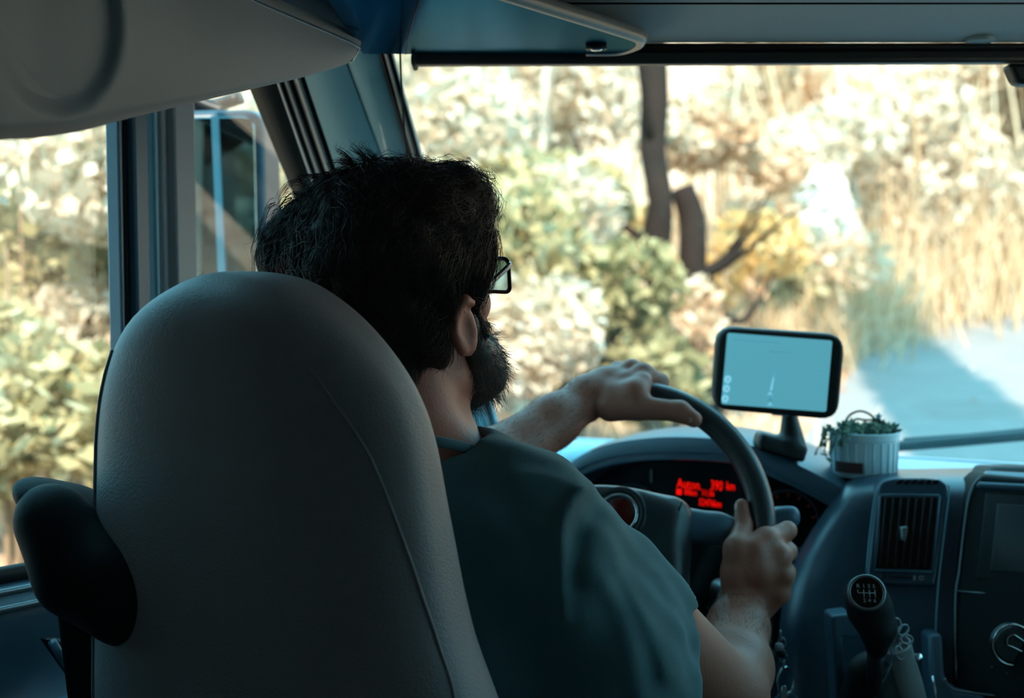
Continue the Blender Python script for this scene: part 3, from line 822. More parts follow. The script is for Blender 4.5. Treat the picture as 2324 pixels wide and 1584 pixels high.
text('trip_text', 'Auton.', onY(1536, 1106, YC-.0015), xr-.03*zu, zu, .0215, M_led, clu, sx=.72)
text('trip_text', '390', onY(1612, 1111, YC-.0015), xr-.03*zu, zu, .0225, M_led, clu, sx=.62)
text('trip_text', 'km', onY(1648, 1111, YC-.0015), xr-.03*zu, zu, .019, M_led, clu, sx=.62)
box('fuel_symbol', onY(1541, 1116, YC-.0015), (.0042, .0005, .0044), M_led, clu, bev=0)
text('trip_text', '80km', onY(1553, 1122, YC-.0015), xr-.03*zu, zu, .0135, M_led, clu, sx=.72)
text('trip_text', '11:36', onY(1592, 1124, YC-.0015), xr-.03*zu, zu, .0135, M_led, clu, sx=.72)
text('trip_text', '52476km', onY(1586, 1146, YC-.0015), xr-.03*zu, zu, .0155, M_led, clu, sx=.66)

# centre stack: curved front between the instruments and the screen
def sd(px, py): return 1.965-.00018*(px-1950)-.00022*(py-1100)
rowsp = [(1056, 1960, .28), (1066, 1948, .14), (1075, 1938, .075), (1085, 1926, .045), (1096, 1916, .025), (1110, 1906, .012), (1130, 1893, .004), (1165, 1868, 0), (1210, 1838, 0), (1265, 1806, 0), (1330, 1782, 0), (1420, 1768, 0), (1520, 1764, 0), (1660, 1764, 0)]
rows = []
for y, xl, dd in rowsp:
    r = []
    for k, s in enumerate((0, .012, .03, .07, .16, .3, .5, .75, 1)):
        x = xl+(2480-xl)*s
        ed = .05*max(0, 1-s/.07)**2
        r.append(P(x, y, sd(x, max(y, 1100))+dd+ed))
    rows.append(r)
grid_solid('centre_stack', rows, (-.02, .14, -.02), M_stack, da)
# air vent
def so(px, py, off): return P(px, py, sd(px, py)-off)
vb_ = [(1996, 1100), (2006, 1090), (2030, 1085), (2100, 1085), (2135, 1088), (2150, 1098), (2152, 1115), (2140, 1215), (2128, 1300), (2122, 1330), (1972, 1326), (1970, 1300), (1980, 1210), (1990, 1130)]
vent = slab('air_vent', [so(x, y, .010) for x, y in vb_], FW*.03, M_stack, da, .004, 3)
slab('vent_opening', [so(2001, 1127, .0115), so(2129, 1128, .0115), so(2112, 1293, .0115), so(1988, 1290, .0115)], FW*.004, M_gloss, vent, .001)
for k in range(7):
    xt = 2010+k*17.6; xb = 1997+k*17.0
    slab('slat', [so(xt-1.6, 1131, .016), so(xt+1.6, 1131, .016), so(xb+1.6, 1289, .016), so(xb-1.6, 1288, .016)], FW*.006+RT*.001, M_black, vent, .0005, 1)
for (xa, ya, xb, yb) in ((1998, 1123, 2132, 1124), (1985, 1294, 2116, 1298)):
    tube('frame_edge', [so(xa, ya, .0135), so(xb, yb, .0135)], .0016, M_dash, vent, 6)
for (xa, ya, xb, yb) in ((1997, 1124, 1984, 1294), (2133, 1125, 2117, 1297)):
    tube('frame_edge', [so(xa, ya, .0135), so(xb, yb, .0135)], .0016, M_dash, vent, 6)
tb = slab('vent_tab', [so(2044, 1196, .024), so(2061, 1195, .024), so(2060, 1204, .026), so(2056, 1228, .024), so(2047, 1228, .024), so(2046, 1205, .026)], FW*.012, M_satin, vent, .0015)
for k in range(6):
    x = 2033+k*17; 
    slab('top_slot', [so(x, 1099, .0112), so(x+11, 1099, .0112), so(x+20-k*1.6, 1089, .0112), so(x+10-k*1.6, 1089, .0112)], FW*.002, M_gloss, vent, 0)
tube('slider_groove', [so(2022, 1307, .0125), so(2070, 1308, .0125)], .0022, M_black, vent, 6)
slab('slider_tab', [so(2000, 1300, .013), so(2012, 1300, .013), so(2011, 1314, .013), so(1999, 1314, .013)], FW*.008-UP*0, M_black, vent, .001)
slab('open_mark', [so(2074, 1306, .0112), so(2078, 1306, .0112), so(2077, 1317, .0112), so(2073, 1317, .0112)], FW*.001, M_mark, vent, 0)
cmk = so(2091, 1311.5, .0115)
tube('closed_mark', [cmk+.0028*(math.cos(a)*RT+math.sin(a)*UP) for a in np.linspace(0, 2*math.pi, 17)[:-1]], .0006, M_mark, vent, 5, closed=True)
tube('vent_edge', [so(x, y, .011) for x, y in spline([(2152, 1100), (2154, 1120), (2142, 1215), (2130, 1320), (2124, 1420), (2122, 1520)], 20)], .0012, M_teal, da, 6)
tube('vent_edge', [so(x, y, .011) for x, y in spline([(1993, 1104), (1985, 1130), (1974, 1215), (1966, 1300)], 14)], .0012, M_teal, da, 6)
# screen module
def sc_(px, py, off=0): return P(px, py, sd(px, py)-.018-.0002*(px-2180)-off)
scm = slab('screen_module', [sc_(x, y) for x, y in [(2232, 1078), (2480, 1098), (2440, 1640), (2176, 1640), (2168, 1560), (2172, 1345), (2185, 1220), (2198, 1130), (2212, 1096)]], FW*.06+np.array((0, .02, 0)), M_arm, da, .006, 3)
slab('screen_hood', [sc_(2236, 1066, -.03), sc_(2470, 1078, -.03), sc_(2470, 1110, .006), sc_(2216, 1098, .006)], FW*.01+UP*-.012, M_dash, scm, .004, 3)
slab('top_block', [P(2238, 1086, 1.95), P(2470, 1092, 1.90), P(2470, 1060, 1.92), P(2252, 1058, 1.97)], FW*.08-UP*.004, M_rubber, scm, .006, 3)
slab('screen_bezel', [sc_(2238, 1118, .003), sc_(2470, 1138, .003), sc_(2450, 1330, .003), sc_(2216, 1316, .003)], FW*.006, M_rubber, scm, .002)
slab('display_glass', [sc_(2264, 1143, .0045), sc_(2470, 1156, .0045), sc_(2450, 1305, .0045), sc_(2248, 1296, .0045)], FW*.003, mat('dark_display', (22, 30, 36), .4, .4), scm, .001)
tube('stack_edge', [sc_(x, y, .001) for x, y in spline([(2225, 1082), (2207, 1105), (2195, 1145), (2184, 1230), (2176, 1300), (2169, 1345), (2168, 1440), (2170, 1540)], 26)], .0014, M_satin, scm, 6)
tube('stack_edge', [sc_(x, y, .0015) for x, y in ((2170, 1341), (2240, 1347), (2330, 1356), (2440, 1366))], .0013, M_satin, scm, 6)
# heater controls
kc = sc_(2292, 1459, .004)
knob = lathe('heater_knob', [(0, .012), (.022, .012), (.0245, .008), (.027, 0)], kc, -FW, M_black, scm, 40)
tube('knob_ring', [kc-FW*.012+.0262*(math.cos(a)*RT+math.sin(a)*UP) for a in np.linspace(0, 2*math.pi, 49)[:-1]], .0017, M_chrome, knob, 6, closed=True)
ptr = [(-.011, .0045), (-.0135, 0), (-.011, -.005), (-.004, -.0068), (.024, -.016), (.024, -.007), (-.004, .0065)]
dirp = [kc-FW*.014+RT*(x*1.0+.006)+UP*(y+.004) for x, y in [(-.0150, .000), (-.0135, .006), (-.008, .009), (-.002, .0075), (.018, -.008), (.0135, -.0155), (-.009, -.0055), (-.0135, -.004)]]
tube('knob_pointer', spline(dirp+dirp[:1], 40)[:-1], .0011, M_chrome, knob, 5, closed=True)
for s, x, y in (('3', 2249, 1524), ('2', 2283, 1538), ('1', 2318, 1530)):
    text('fan_mark', s, sc_(x, y, .001), RT, UP, .0095, M_mark, scm)
for x, y in ((2216, 1437), (2221, 1468), (2231, 1490), (2216, 1448)):
    slab('scale_mark', [sc_(x, y, .001), sc_(x+3, y, .001), sc_(x+4, y+9, .001), sc_(x+1, y+9, .001)], FW*.001, M_mark, scm, 0)
# lower console
con = slab('console_side', [P(x, y, sd(x, y)-.03) for x, y in [(2108, 1440), (2140, 1438), (2146, 1540), (2168, 1566), (2324, 1590), (2460, 1600), (2460, 1760), (2120, 1760)]], FW*.05, M_dash, da, .006, 3)
tube('console_edge', [P(x, y, sd(x, y)-.034) for x, y in spline([(2144, 1540), (2156, 1560), (2185, 1570), (2330, 1588), (2440, 1600)], 20)], .0016, M_satin, con, 6)
tube('console_edge', [P(x, y, sd(x, y)-.034) for x, y in ((2117, 1534), (2121, 1560), (2126, 1600))], .0018, M_chrome, con, 6)

# ------------------------------------------------------------------ steering wheel and column
Cw = P(1400, 1210, 1.87)
wy, wt = math.radians(8), math.radians(20)
ex = np.array((math.cos(wy), math.sin(wy), 0)); wb = np.array((-math.sin(wy), math.cos(wy), 0))
eu = math.sin(wt)*wb+math.cos(wt)*zu; en = np.cross(ex, eu)
RW, rw = .2, .0172
def wl_(x, y, z): return Cw+x*ex+y*eu+z*en
def Q(a): a = math.radians(a); return Cw+RW*(math.sin(a)*ex+math.cos(a)*eu)
def Qr(a, phi, r):
    t = math.radians(a); p = math.radians(phi); O = math.sin(t)*ex+math.cos(t)*eu
    return Q(a)+r*(math.cos(p)*en+math.sin(p)*O)
sw = thing('steering_wheel', Cw, 'black three-spoke steering wheel held by the driver', 'steering wheel')
tube('rim', [Q(a) for a in np.linspace(0, 360, 97)[:-1]], rw, M_wheel, sw, 16, closed=True)
F = Field()
F.rbox(wl_(0, -.045, .035), (.112, .092, .034), .03, (ex, eu, en), .01)
F.ell(wl_(0, .006, .058), (.085, .045, .022), (ex, eu, en), .03)
F.rbox(wl_(0, -.15, .012), (.045, .05, .016), .012, (ex, eu, en), .03)
pad = F.build('airbag_pad', .004, M_wheel, sw, 2)
for s in (1, -1):
    G = Field(); G.chain([wl_(s*.085, .012, .03), wl_(s*.14, .012, .014), wl_(s*.192, .010, .0)], [.026, .021, .013], .01)
    G.build('spoke', .004, M_dash, sw, 1)
for s in (1, -1):
    G = Field(); G.chain([wl_(s*.045, -.13, .012), wl_(s*.09, -.165, .003), wl_(s*.105, -.172, 0)], [.017, .013, .012], .01)
    G.build('spoke', .004, M_wheel, sw, 1)
lg = onY(1402, 1168, float(wl_(0, .02, .078)[1]))
an = nrm(en+.15*zu)
lathe('emblem', [(0, .006), (.018, .005), (.024, .002), (.025, -.012)], lg, an, M_red, sw, 36)
e1 = nrm(np.cross(an, zu)); e2 = np.cross(e1, an)
tube('emblem_ring', [lg+an*.003+.0265*(math.cos(a)*e1+math.sin(a)*e2) for a in np.linspace(0, 2*math.pi, 41)[:-1]], .0022, M_chrome, sw, 8, closed=True)
tube('emblem_surround', [lg-an*.002+.034*(math.cos(a)*e1+math.sin(a)*e2) for a in np.linspace(0, 2*math.pi, 41)[:-1]], .006, M_black, sw, 8, closed=True)
tube('pad_joint', [P(1548, 1139, 1.79), P(1541, 1158, 1.785), P(1537, 1176, 1.785)], .0012, M_rubber, sw, 5)
# column shroud with its stalk
scg = thing('steering_column', Cw-en*.1, 'dark steering column shroud with a control stalk, behind the wheel', 'column')
G = Field(); G.cone(Cw-en*.05+eu*-.01, Cw-en*.33-eu*.12, .052, .06, .01); G.rbox(Cw-en*.10-eu*.03, (.06, .05, .06), .02, (ex, eu, en), .02)
G.build('shroud', .006, M_black, scg, 2)
G = Field(); G.chain([Cw-en*.06+ex*.05+eu*.012, Cw-en*.055+ex*.14+eu*.022, P(1745, 1180, 1.86), P(1790, 1174, 1.85)], [.009, .009, .0125, .014], .01)
G.rbox(P(1782, 1172, 1.852), (.016, .012, .012), .006, (RT, FW, UP), .008)
G.build('control_stalk', .003, M_dash, scg, 1)
kr = lathe('ignition_lock', [(0, .01), (.014, .01), (.016, 0), (.016, -.03)], P(1655, 1345, 1.93), -FW+RT*.3, M_satin, scg, 24)

# ------------------------------------------------------------------ navigation unit
gp = thing('navigation_unit', P(1770, 1015, 2.05), 'black navigation unit with a lit teal map screen on the dashboard', 'screen')
def gd(px, py, off=0): return P(px, py, 2.03-.00022*(px-1620)+.00006*(850-py)*1.2-off)
def quad_round(c4, r, n=6):
    out = []
    for i in range(4):
        p, a, b2 = np.array(c4[i], float), np.array(c4[i-1], float), np.array(c4[(i+1) % 4], float)
        u = (a-p)/np.linalg.norm(a-p)*r; w = (b2-p)/np.linalg.norm(b2-p)*r
        for k in range(n):
            t = k/(n-1); out.append((1-t)**2*(p+u)+2*t*(1-t)*p+t*t*(p+w))
    return out
body = quad_round([(1628, 741), (1920, 761), (1903, 955), (1614, 929)], 42)
cs = slab('case', [gd(x, y) for x, y in body], FW*.022+UP*.003, M_black, gp, .006, 3)
scq = [(1651, 755), (1889, 773), (1875, 935), (1637, 917)]
M_scr = mat('map_screen', (84, 158, 174), .3, .4, emit=.52)
slab('map_display', [gd(x, y, .001) for x, y in quad_round(scq, 5, 3)], FW*.002, M_scr, gp, 0)
M_ico = mat('screen_line', (128, 200, 220), .3, .4, emit=.55)
M_icd = mat('screen_dark_line', (64, 130, 148), .3, .4, emit=.5)
for x, y in ((1652, 861), (1649, 882), (1646, 905)):
    c = gd(x, y, .0022)
    lathe('map_button', [(0, .0006), (.0052, .0006), (.0056, 0)], c, -FW, M_ico, gp, 18)
    lathe('button_dot', [(0, .0004), (.0013, .0004), (.0014, 0)], c-FW*.0008, -FW, M_icd, gp, 10)
slab('route_line', [gd(1748, 886, .002), gd(1752, 886, .002), gd(1759.6, 838, .002), gd(1758.4, 838, .002)], FW*.0005, M_ico, gp, 0)
slab('route_line', [gd(1755, 856, .0022), gd(1756.6, 856, .0022), gd(1759.4, 836, .0022), gd(1758.6, 836, .0022)], FW*.0005, M_icd, gp, 0)
for y in (889, 903, 913):
    slab('route_arrow', [gd(1741, y+8, .002), gd(1748, y, .002), gd(1754, y+9, .002), gd(1748, y+5, .002)], FW*.0005, M_ico if y != 903 else M_icd, gp, 0)
slab('map_road', [gd(1748, 797, .002), gd(1800, 800, .002), gd(1800, 801, .002), gd(1748, 798.5, .002)], FW*.0005, M_icd, gp, 0)
slab('map_road', [gd(1662, 770, .002), gd(1770, 778, .002), gd(1770, 779, .002), gd(1662, 771, .002)], FW*.0005, M_icd, gp, 0)
slab('brand_plate', [gd(1752, 938, .0006), gd(1790, 941, .0006), gd(1790, 945, .0006), gd(1752, 942, .0006)], FW*.001, M_dash, gp, 0)
G = Field()
G.rbox(P(1772, 1016, 2.045), (.036, .022, .0125), .006, (RT*1+UP*-.28, FW, UP+RT*.28), .006)
G.cone(P(1797, 1000, 2.045), P(1792, 940, 2.05), .019, .0115, .012)
G.rbox(P(1740, 1000, 2.05), (.016, .02, .01), .005, (RT+UP*-.28, FW, UP+RT*.28), .01)
G.build('mount', .0025, M_black, gp, 1)

# ------------------------------------------------------------------ plant pot
pc = onZ(1960, 1080, ZB-.006); pc[2] = ZB-.004
pb = thing('plant_pot', pc, 'white pot of small succulents with wire loops on the dashboard', 'pot')
hp = .066
prof = [(0, 0), (.046, 0), (.048, .004), (.050, hp-.012), (.052, hp-.011), (.0525, hp), (.048, hp), (.047, hp-.01), (0, hp-.012)]
pt = lathe('pot', prof, pc, zu, M_pot, pb, 48)
lathe('soil', [(0, .003), (.046, .0)], pc+zu*(hp-.010), zu, M_bark, pb, 24)
for k in range(24):
    a = 2*math.pi*k/24
    tube('rib', [pc+np.array((.0485*math.cos(a), .0485*math.sin(a), .006)), pc+np.array((.0503*math.cos(a), .0503*math.sin(a), hp-.014))], .0012, M_pot, pt, 5)
lab = [[pc+np.array((.0522*math.cos(a), .0522*math.sin(a), z)) for a in np.radians(np.linspace(232, 282, 12))] for z in (.008, .024)]
grid_solid('label', lab, (0, -.001, 0), mat('brown_label', (74, 40, 40), .7), pb)
ML_suc = leaf_mat('succulent_leaf', (70, 96, 92), (112, 138, 126), (160, 174, 150), .15)
for k in range(9):
    a = k*2.4; r = .010+.0035*k; c = pc+np.array((r*math.cos(a), r*math.sin(a), hp-.006+.01*rng.random()))
    n = 16; vv, ff = [], []
    for q in range(n):
        t = q*2.4; e = .3+1.0*q/n; L = .018*(.7+.5*rng.random())
        dv = np.array((math.cos(t)*math.cos(e), math.sin(t)*math.cos(e), math.sin(e)))
        a1, b1 = tube_data([c, c+dv*L*.5, c+dv*L*.85, c+dv*L], [.0022, .0034, .0022, .0004], 6)
        ff += [[i+len(vv) for i in x] for x in b1]; vv += list(a1)
    obj('succulent', vv, ff, ML_suc, pb)
for k in range(8):
    a = math.radians(205+8*k); s = pc+np.array((.046*math.cos(a), .046*math.sin(a), hp-.004))
    pth = spline([s, s+np.array((.012*math.cos(a), .012*math.sin(a), .008)), s+np.array((.014*math.cos(a)+.01*rng.normal(), .014*math.sin(a), -.012-.02*rng.random()))], 8)
    a1, b1 = tube_data(pth, .0011, 5); obj('trailing_stem', a1, b1, ML_suc, pb)
    q, fq = leaf_quads(pth[2:]+rng.normal(size=(6, 3))*.003, .008); obj('small_leaves', q, fq, ML_suc, pb, smooth=False)
M_wire = mat('brown_wire', (74, 54, 48), .5, .4)
dp = float((pc-CAM)@FW)
tube('wire_loop', [P(x, y, dp) for x, y in spline([(1912, 982), (1918, 958), (1930, 941), (1950, 933), (1970, 938), (1988, 952), (2000, 966), (2012, 984), (2024, 996), (2030, 1008)], 40)], .0019, M_wire, pb, 6)
tube('wire_loop', [P(x, y, dp-.01) for x, y in spline([(1932, 975), (1934, 960), (1944, 951), (1962, 953), (1978, 953), (1994, 953), (2004, 962), (2012, 982), (2026, 1004), (2036, 1012)], 40)], .0019, M_wire, pb, 6)
st = [(1994+10*(1 if k % 2 == 0 else .45)*math.sin(math.radians(36*k+8)), 945-10*(1 if k % 2 == 0 else .45)*math.cos(math.radians(36*k+8))) for k in range(10)]
slab('star', [P(x, y, dp-.012) for x, y in st], FW*.003, mat('pale_blue_star', (130, 176, 190), .6), pb, .0005, 1)

# ------------------------------------------------------------------ gear lever, console holder, keys
gl = thing('gear_lever', P(1970, 1500, 1.74), 'gear lever with a round shift-pattern cap in front of the air vent', 'gear lever')
kf = P(1967, 1345, 1.66); ka = nrm(-FW*.88+UP*.42-RT*.16)
lathe('knob_cap', [(0, .0015), (.0185, .0015), (.019, 0), (.019, -.004)], kf, ka, M_gloss, gl, 40)
k1 = nrm(np.cross(UP, ka)); k1 = nrm(RT-ka*(RT@ka)); k2 = np.cross(ka, k1)
tube('cap_ring', [kf+.0208*(math.cos(a)*k1+math.sin(a)*k2) for a in np.linspace(0, 2*math.pi, 49)[:-1]], .0022, M_satin, gl, 8, closed=True)
G = Field()
G.cone(kf-ka*.016, kf-ka*.030+RT*.006-UP*.012, .0262, .026, .008)
G.chain([kf-ka*.03+RT*.006-UP*.014, P(1992, 1425, 1.69), P(1990, 1470, 1.70)], [.025, .021, .014], .012)
G.half(kf-ka*.003, ka, .002)
G.build('knob', .0022, M_black, gl, 2)
def kp(x, y): return kf+ka*.0018+k1*x+k2*y
for s, x, y in (('R', -.0115, .0062), ('1', -.0045, .0058), ('3', .0015, .0052), ('5', .0075, .0046), ('2', -.0055, -.0120), ('4', .0005, -.0124), ('6', .0066, -.0128)):
    text('shift_mark', s, kp(x, y), k1, k2, .0068, M_mark, gl, .0002)
for a, b2 in (((-.0105, .0035), (-.0105, -.0002)), ((-.0105, -.0002), (.0098, -.0014)), ((-.0035, .0035), (-.0038, -.0058)), ((.0033, .0030), (.0030, -.0062)), ((.0098, .0026), (.0094, -.0066))):
    tube('shift_pattern', [kp(*a), kp(*b2)], .0005, M_mark, gl, 5)
tube('shaft', [P(1990, 1465, 1.70), P(1984, 1540, 1.73), P(1980, 1640, 1.76)], [.012, .010, .010], M_black, gl, 12)
G = Field(); G.chain([P(1975, 1530, 1.76), P(1975, 1660, 1.78)], [.03, .055], .01); G.build('gaiter', .005, M_rubber, gl, 2)
hsg = slab('lever_surround', [P(x, y, 1.80) for x, y in [(1888, 1398), (1932, 1392), (1950, 1412), (1962, 1440), (1950, 1450), (1912, 1446), (1930, 1640), (1902, 1640)]], FW*.05, M_dash, gl, .006, 3)
hd = thing('console_holder', P(2050, 1600, 1.80), 'grey tapered holder with petal-shaped cutouts right of the gear lever', 'holder')
ha, hb = P(2028, 1462, 1.755), P(2066, 1660, 1.80); hx_ = nrm(ha-hb)
lathe('holder_body', [(0, 0), (.030, 0), (.027, .05), (.0235, .09), (.0225, .112), (.020, .1135), (.0195, .10), (0, .098)], ha-hx_*.112, hx_, mat('grey_holder', (132, 132, 134), .5, .4), hd, 36)
fc = ha+hx_*.006; fn = nrm(-FW*.9+RT*.2+UP*.35); f1 = nrm(RT-fn*(RT@fn)); f2 = np.cross(fn, f1)
for k in range(5):
    a = math.radians(-80+40*k); c = fc+fn*.01+f1*.014*math.cos(a)+f2*.018*math.sin(a)
    tube('petal', [c+(.0085*math.cos(t)*(math.cos(a)*f1+math.sin(a)*f2)+.0055*math.sin(t)*(-math.sin(a)*f1+math.cos(a)*f2)) for t in np.linspace(0, 2*math.pi, 21)[:-1]], .0015, M_satin, hd, 6, closed=True)
lathe('boss', [(0, .008), (.005, .007), (.008, .003), (.0085, 0), (0, -.002)], P(2018, 1446, 1.735), fn, M_chrome, hd, 24)
lathe('side_stud', [(0, .004), (.004, .003), (.005, 0)], P(2084, 1490, 1.755), fn, M_chrome, hd, 16)
wc = tube('charging_cord', spline([P(2022, 1470, 1.735), P(2024, 1500, 1.735), P(2010, 1535, 1.73), P(1990, 1570, 1.73), P(1975, 1620, 1.735)], 24), .0011, M_dash, None, 6)
tag(wc, 'thin dark cord dangling in front of the gear lever gaiter', 'cord')
ky = thing('key_ring', P(1775, 1480, 1.80), 'bunch of keys on a chain hanging right of the driver\'s forearm', 'keys')
def link(c, r, u, w, t, nm='chain_link', m=None): return tube(nm, [np.asarray(c)+r*(math.cos(a)*nrm(u)+1.25*math.sin(a)*nrm(w)) for a in np.linspace(0, 2*math.pi, 21)[:-1]], t, m or M_satin, ky, 6, closed=True)
for k in range(5):
    link(P(1772+2*k, 1442+17*k, 1.80), .0052, RT if k % 2 else FW+RT*.4, UP, .0012)
link(P(1783, 1546, 1.80), .015, RT*.8+FW*.5, UP, .0016, 'split_ring', M_chrome)
slab('key', [P(1774, 1558, 1.795), P(1784, 1556, 1.795), P(1790, 1600, 1.795), P(1785, 1650, 1.795), P(1776, 1650, 1.795), P(1772, 1600, 1.795)], FW*.003, M_chrome, ky, .0006, 1)
slab('key_fob', [P(x, y, 1.80) for x, y in [(1758, 1590), (1775, 1572), (1800, 1572), (1818, 1592), (1820, 1660), (1756, 1660)]], FW*.012, M_dash, ky, .004, 3)
for k in range(2):
    lathe('key_bead', [(0, .006), (.005, .004), (.006, 0), (.005, -.004), (0, -.006)], P(1768+6*k, 1468+14*k, 1.797), RT, M_black if k else M_grey, ky, 14)
# ------------------------------------------------------------------ driver's seat
st = thing('driver_seat', (-.80, 1.25, 0), 'grey leather driver\'s seat with a tall rounded backrest, in the foreground', 'seat')
TB = [(1.2558, -.8318, .006, .0197), (1.2552, -.8300, .016, .023), (1.2546, -.8286, .0243, .0263), (1.2521, -.8264, .0407, .0338), (1.2479, -.8239, .0568, .0417), (1.2417, -.8241, .0699, .0497), (1.2334, -.8254, .0855, .0567),
      (1.2209, -.8259, .1061, .0627), (1.2042, -.8253, .1279, .065), (1.1834, -.8223, .1468, .065), (1.1585, -.8177, .1639, .065), (1.1293, -.8142, .1773, .065), (1.096, -.8114, .1856, .0653),
      (1.0544, -.8079, .1898, .0684), (1.0128, -.8036, .1942, .0715), (.9712, -.7995, .1985, .0747), (.9296, -.7941, .2039, .0778), (.888, -.7854, .2128, .0809), (.8464, -.7769, .2219, .084), (.75, -.772, .235, .088), (.6, -.775, .24, .09), (.5, -.775, .235, .085), (.47, -.775, .21, .06)]
TBa = np.array(TB); zz = TBa[:, 0]
NS = 96
rows = []
def sect(z, xc, w, t, th):
    n = 2.8; yc = 1.02+.12*max(0, .85-z); c, s = np.cos(th), np.sin(th)
    x = xc+w*np.sign(c)*np.abs(c)**(2/n); y = yc+t*np.sign(s)*np.abs(s)**(2/n)
    return np.stack([x, y, np.full_like(x, z)], -1)
th = np.linspace(0, 2*math.pi, NS, endpoint=False)
zs = np.concatenate([zz[:9], np.linspace(zz[9], .5, 50), [.47]])
vv, ff = [], []
for z in zs:
    xc, w, t = (np.interp(-z, -zz, TBa[:, k]) for k in (1, 2, 3))
    r = sect(z, xc, w, t, th)
    # a shallow groove beside the piped seam of the rear panel
    vv.append(r)
nz = len(zs); vv = np.vstack(vv)
ff = [[i*NS+k, i*NS+(k+1) % NS, (i+1)*NS+(k+1) % NS, (i+1)*NS+k] for i in range(nz-1) for k in range(NS)]
ff += [list(range(NS)), list(range((nz-1)*NS, nz*NS))]
bk = obj('backrest', vv, ff, M_seat, st)
sub = bk.modifiers.new('sub', 'SUBSURF'); sub.levels = 1; sub.render_levels = 1
def on_back(z, ang, out=.0):
    xc, w, t = (float(np.interp(-z, -zz, TBa[:, k])) for k in (1, 2, 3))
    p = sect(z, xc, w+out, t+out, np.array([math.radians(ang)]))[0]; return p
# side bolster panel in lighter leather, and the seams
bz = np.linspace(1.13, .5, 44)
def seam_ang(z):
    best = None
    for a in np.linspace(-88, 20, 109):
        p = on_back(z, a); v_ = p-CAM; d_ = v_@FW; px = CX+F_PX*(v_@RT)/d_; py = CY-F_PX*(v_@UP)/d_
        e = abs(px-np.interp(py, [850, 930, 1050, 1200, 1270, 1430, 1584], [700, 772, 850, 905, 930, 985, 1040]))
        if best is None or e < best[0]: best = (e, a)
    return best[1]
sz = np.linspace(1.17, .80, 26); sa = np.array([seam_ang(z) for z in sz]); sa = np.convolve(np.pad(sa, 2, mode='edge'), np.ones(5)/5, 'valid')
tube('seam_piping', spline([on_back(z, a, .0002) for z, a in zip(sz, sa)]+[on_back(.6, sa[-1], .0002), on_back(.5, sa[-1], .0002)], 80), .0016, M_seat, bk, 8)
tube('seam_piping', [on_back(z, -152, .001) for z in np.linspace(1.18, .5, 30)], .0016, M_seat, bk, 8)
G = Field(); G.rbox((-.785, 1.34, .42), (.25, .27, .085), .06, None, .03); G.ell((-.785, 1.34, .50), (.18, .25, .035), None, .04)
G.build('cushion', .009, M_seat, st, 2)
G = Field(); G.rbox((-.785, 1.30, .17), (.19, .2, .17), .03); G.build('pedestal', .012, M_black, st, 1)
# armrest
G = Field()
dA = 1.33
G.chain([P(118, 1185, dA), P(180, 1300, dA-.01), P(274, 1362, dA-.02)], [.034, .040, .032], .02)
G.ell(P(165, 1235, dA), (.062, .045, .034), (RT*.62-UP*.78, FW, RT*.78+UP*.62), .02)
G.ell(P(270, 1345, dA-.02), (.050, .045, .037), (RT*.45-UP*.9, FW, RT*.9+UP*.45), .03)
ar = G.build('armrest', .004, M_arm, st, 2)
G = Field(); G.ell(P(128, 1148, dA+.03), (.046, .05, .020), (RT*.86-UP*.5, FW, RT*.5+UP*.86), .01); G.ell(P(152, 1130, dA+.07), (.030, .05, .013), (RT*.9-UP*.42, FW, RT*.42+UP*.9), .01)
G.ell(P(190, 1170, dA+.05), (.030, .05, .022), (RT*.8-UP*.6, FW, RT*.6+UP*.8), .02)
G.build('armrest_pad', .004, M_arm, ar, 2)
slab('armrest_post', [P(118, 1340, 1.36), P(205, 1340, 1.36), P(213, 1640, 1.37), P(156, 1640, 1.37)], FW*.03, M_arm, st, .006)
tube('armrest_pivot', [P(190, 1450, 1.37), P(260, 1452, 1.40)], .016, M_black, st, 14)

# ------------------------------------------------------------------ the driver
pe = thing('person', (-.78, 1.35, 0), 'bearded man with dark wavy hair and teal T-shirt, both hands on the wheel', 'person')
Hc = P(908, 672, 1.45)
hy_, hp_ = math.radians(-4), math.radians(12)
hY = np.array((-math.sin(hy_)*math.cos(hp_), math.cos(hy_)*math.cos(hp_), math.sin(hp_)))
hX = np.array((math.cos(hy_), math.sin(hy_), 0)); hZ = np.cross(hX, hY)
HA = (hX, hY, hZ)
def H(x, y, z): return Hc+x*hX+y*hY+z*hZ
B = Field()
# torso
neck0 = P(950, 1052, 1.42); RS = P(1222, 1190, 1.385); LS = 2*np.array((neck0[0]-.01, neck0[1]+.02, RS[2]))-RS; LS[0] = neck0[0]-.165; LS[1] = neck0[1]+.05; LS[2] = RS[2]+.01
B.ell((-.775, 1.235, .86), (.165, .115, .25), None, .03)
B.ell((-.78, 1.275, .62), (.16, .13, .20), None, .05)
B.chain([neck0-(0, 0, .045), RS+(-.02, -.01, .01)], [.060, .048], .04)
B.chain([neck0-(0, 0, .03), LS+(.02, -.01, .02)], [.062, .052], .04)
B.cone(neck0+(0, 0, -.03), H(0, -.026, -.055), .062, .056, .02)
B.cone(neck0+(.0, .04, -.01), H(0, .03, -.10), .045, .04, .02)
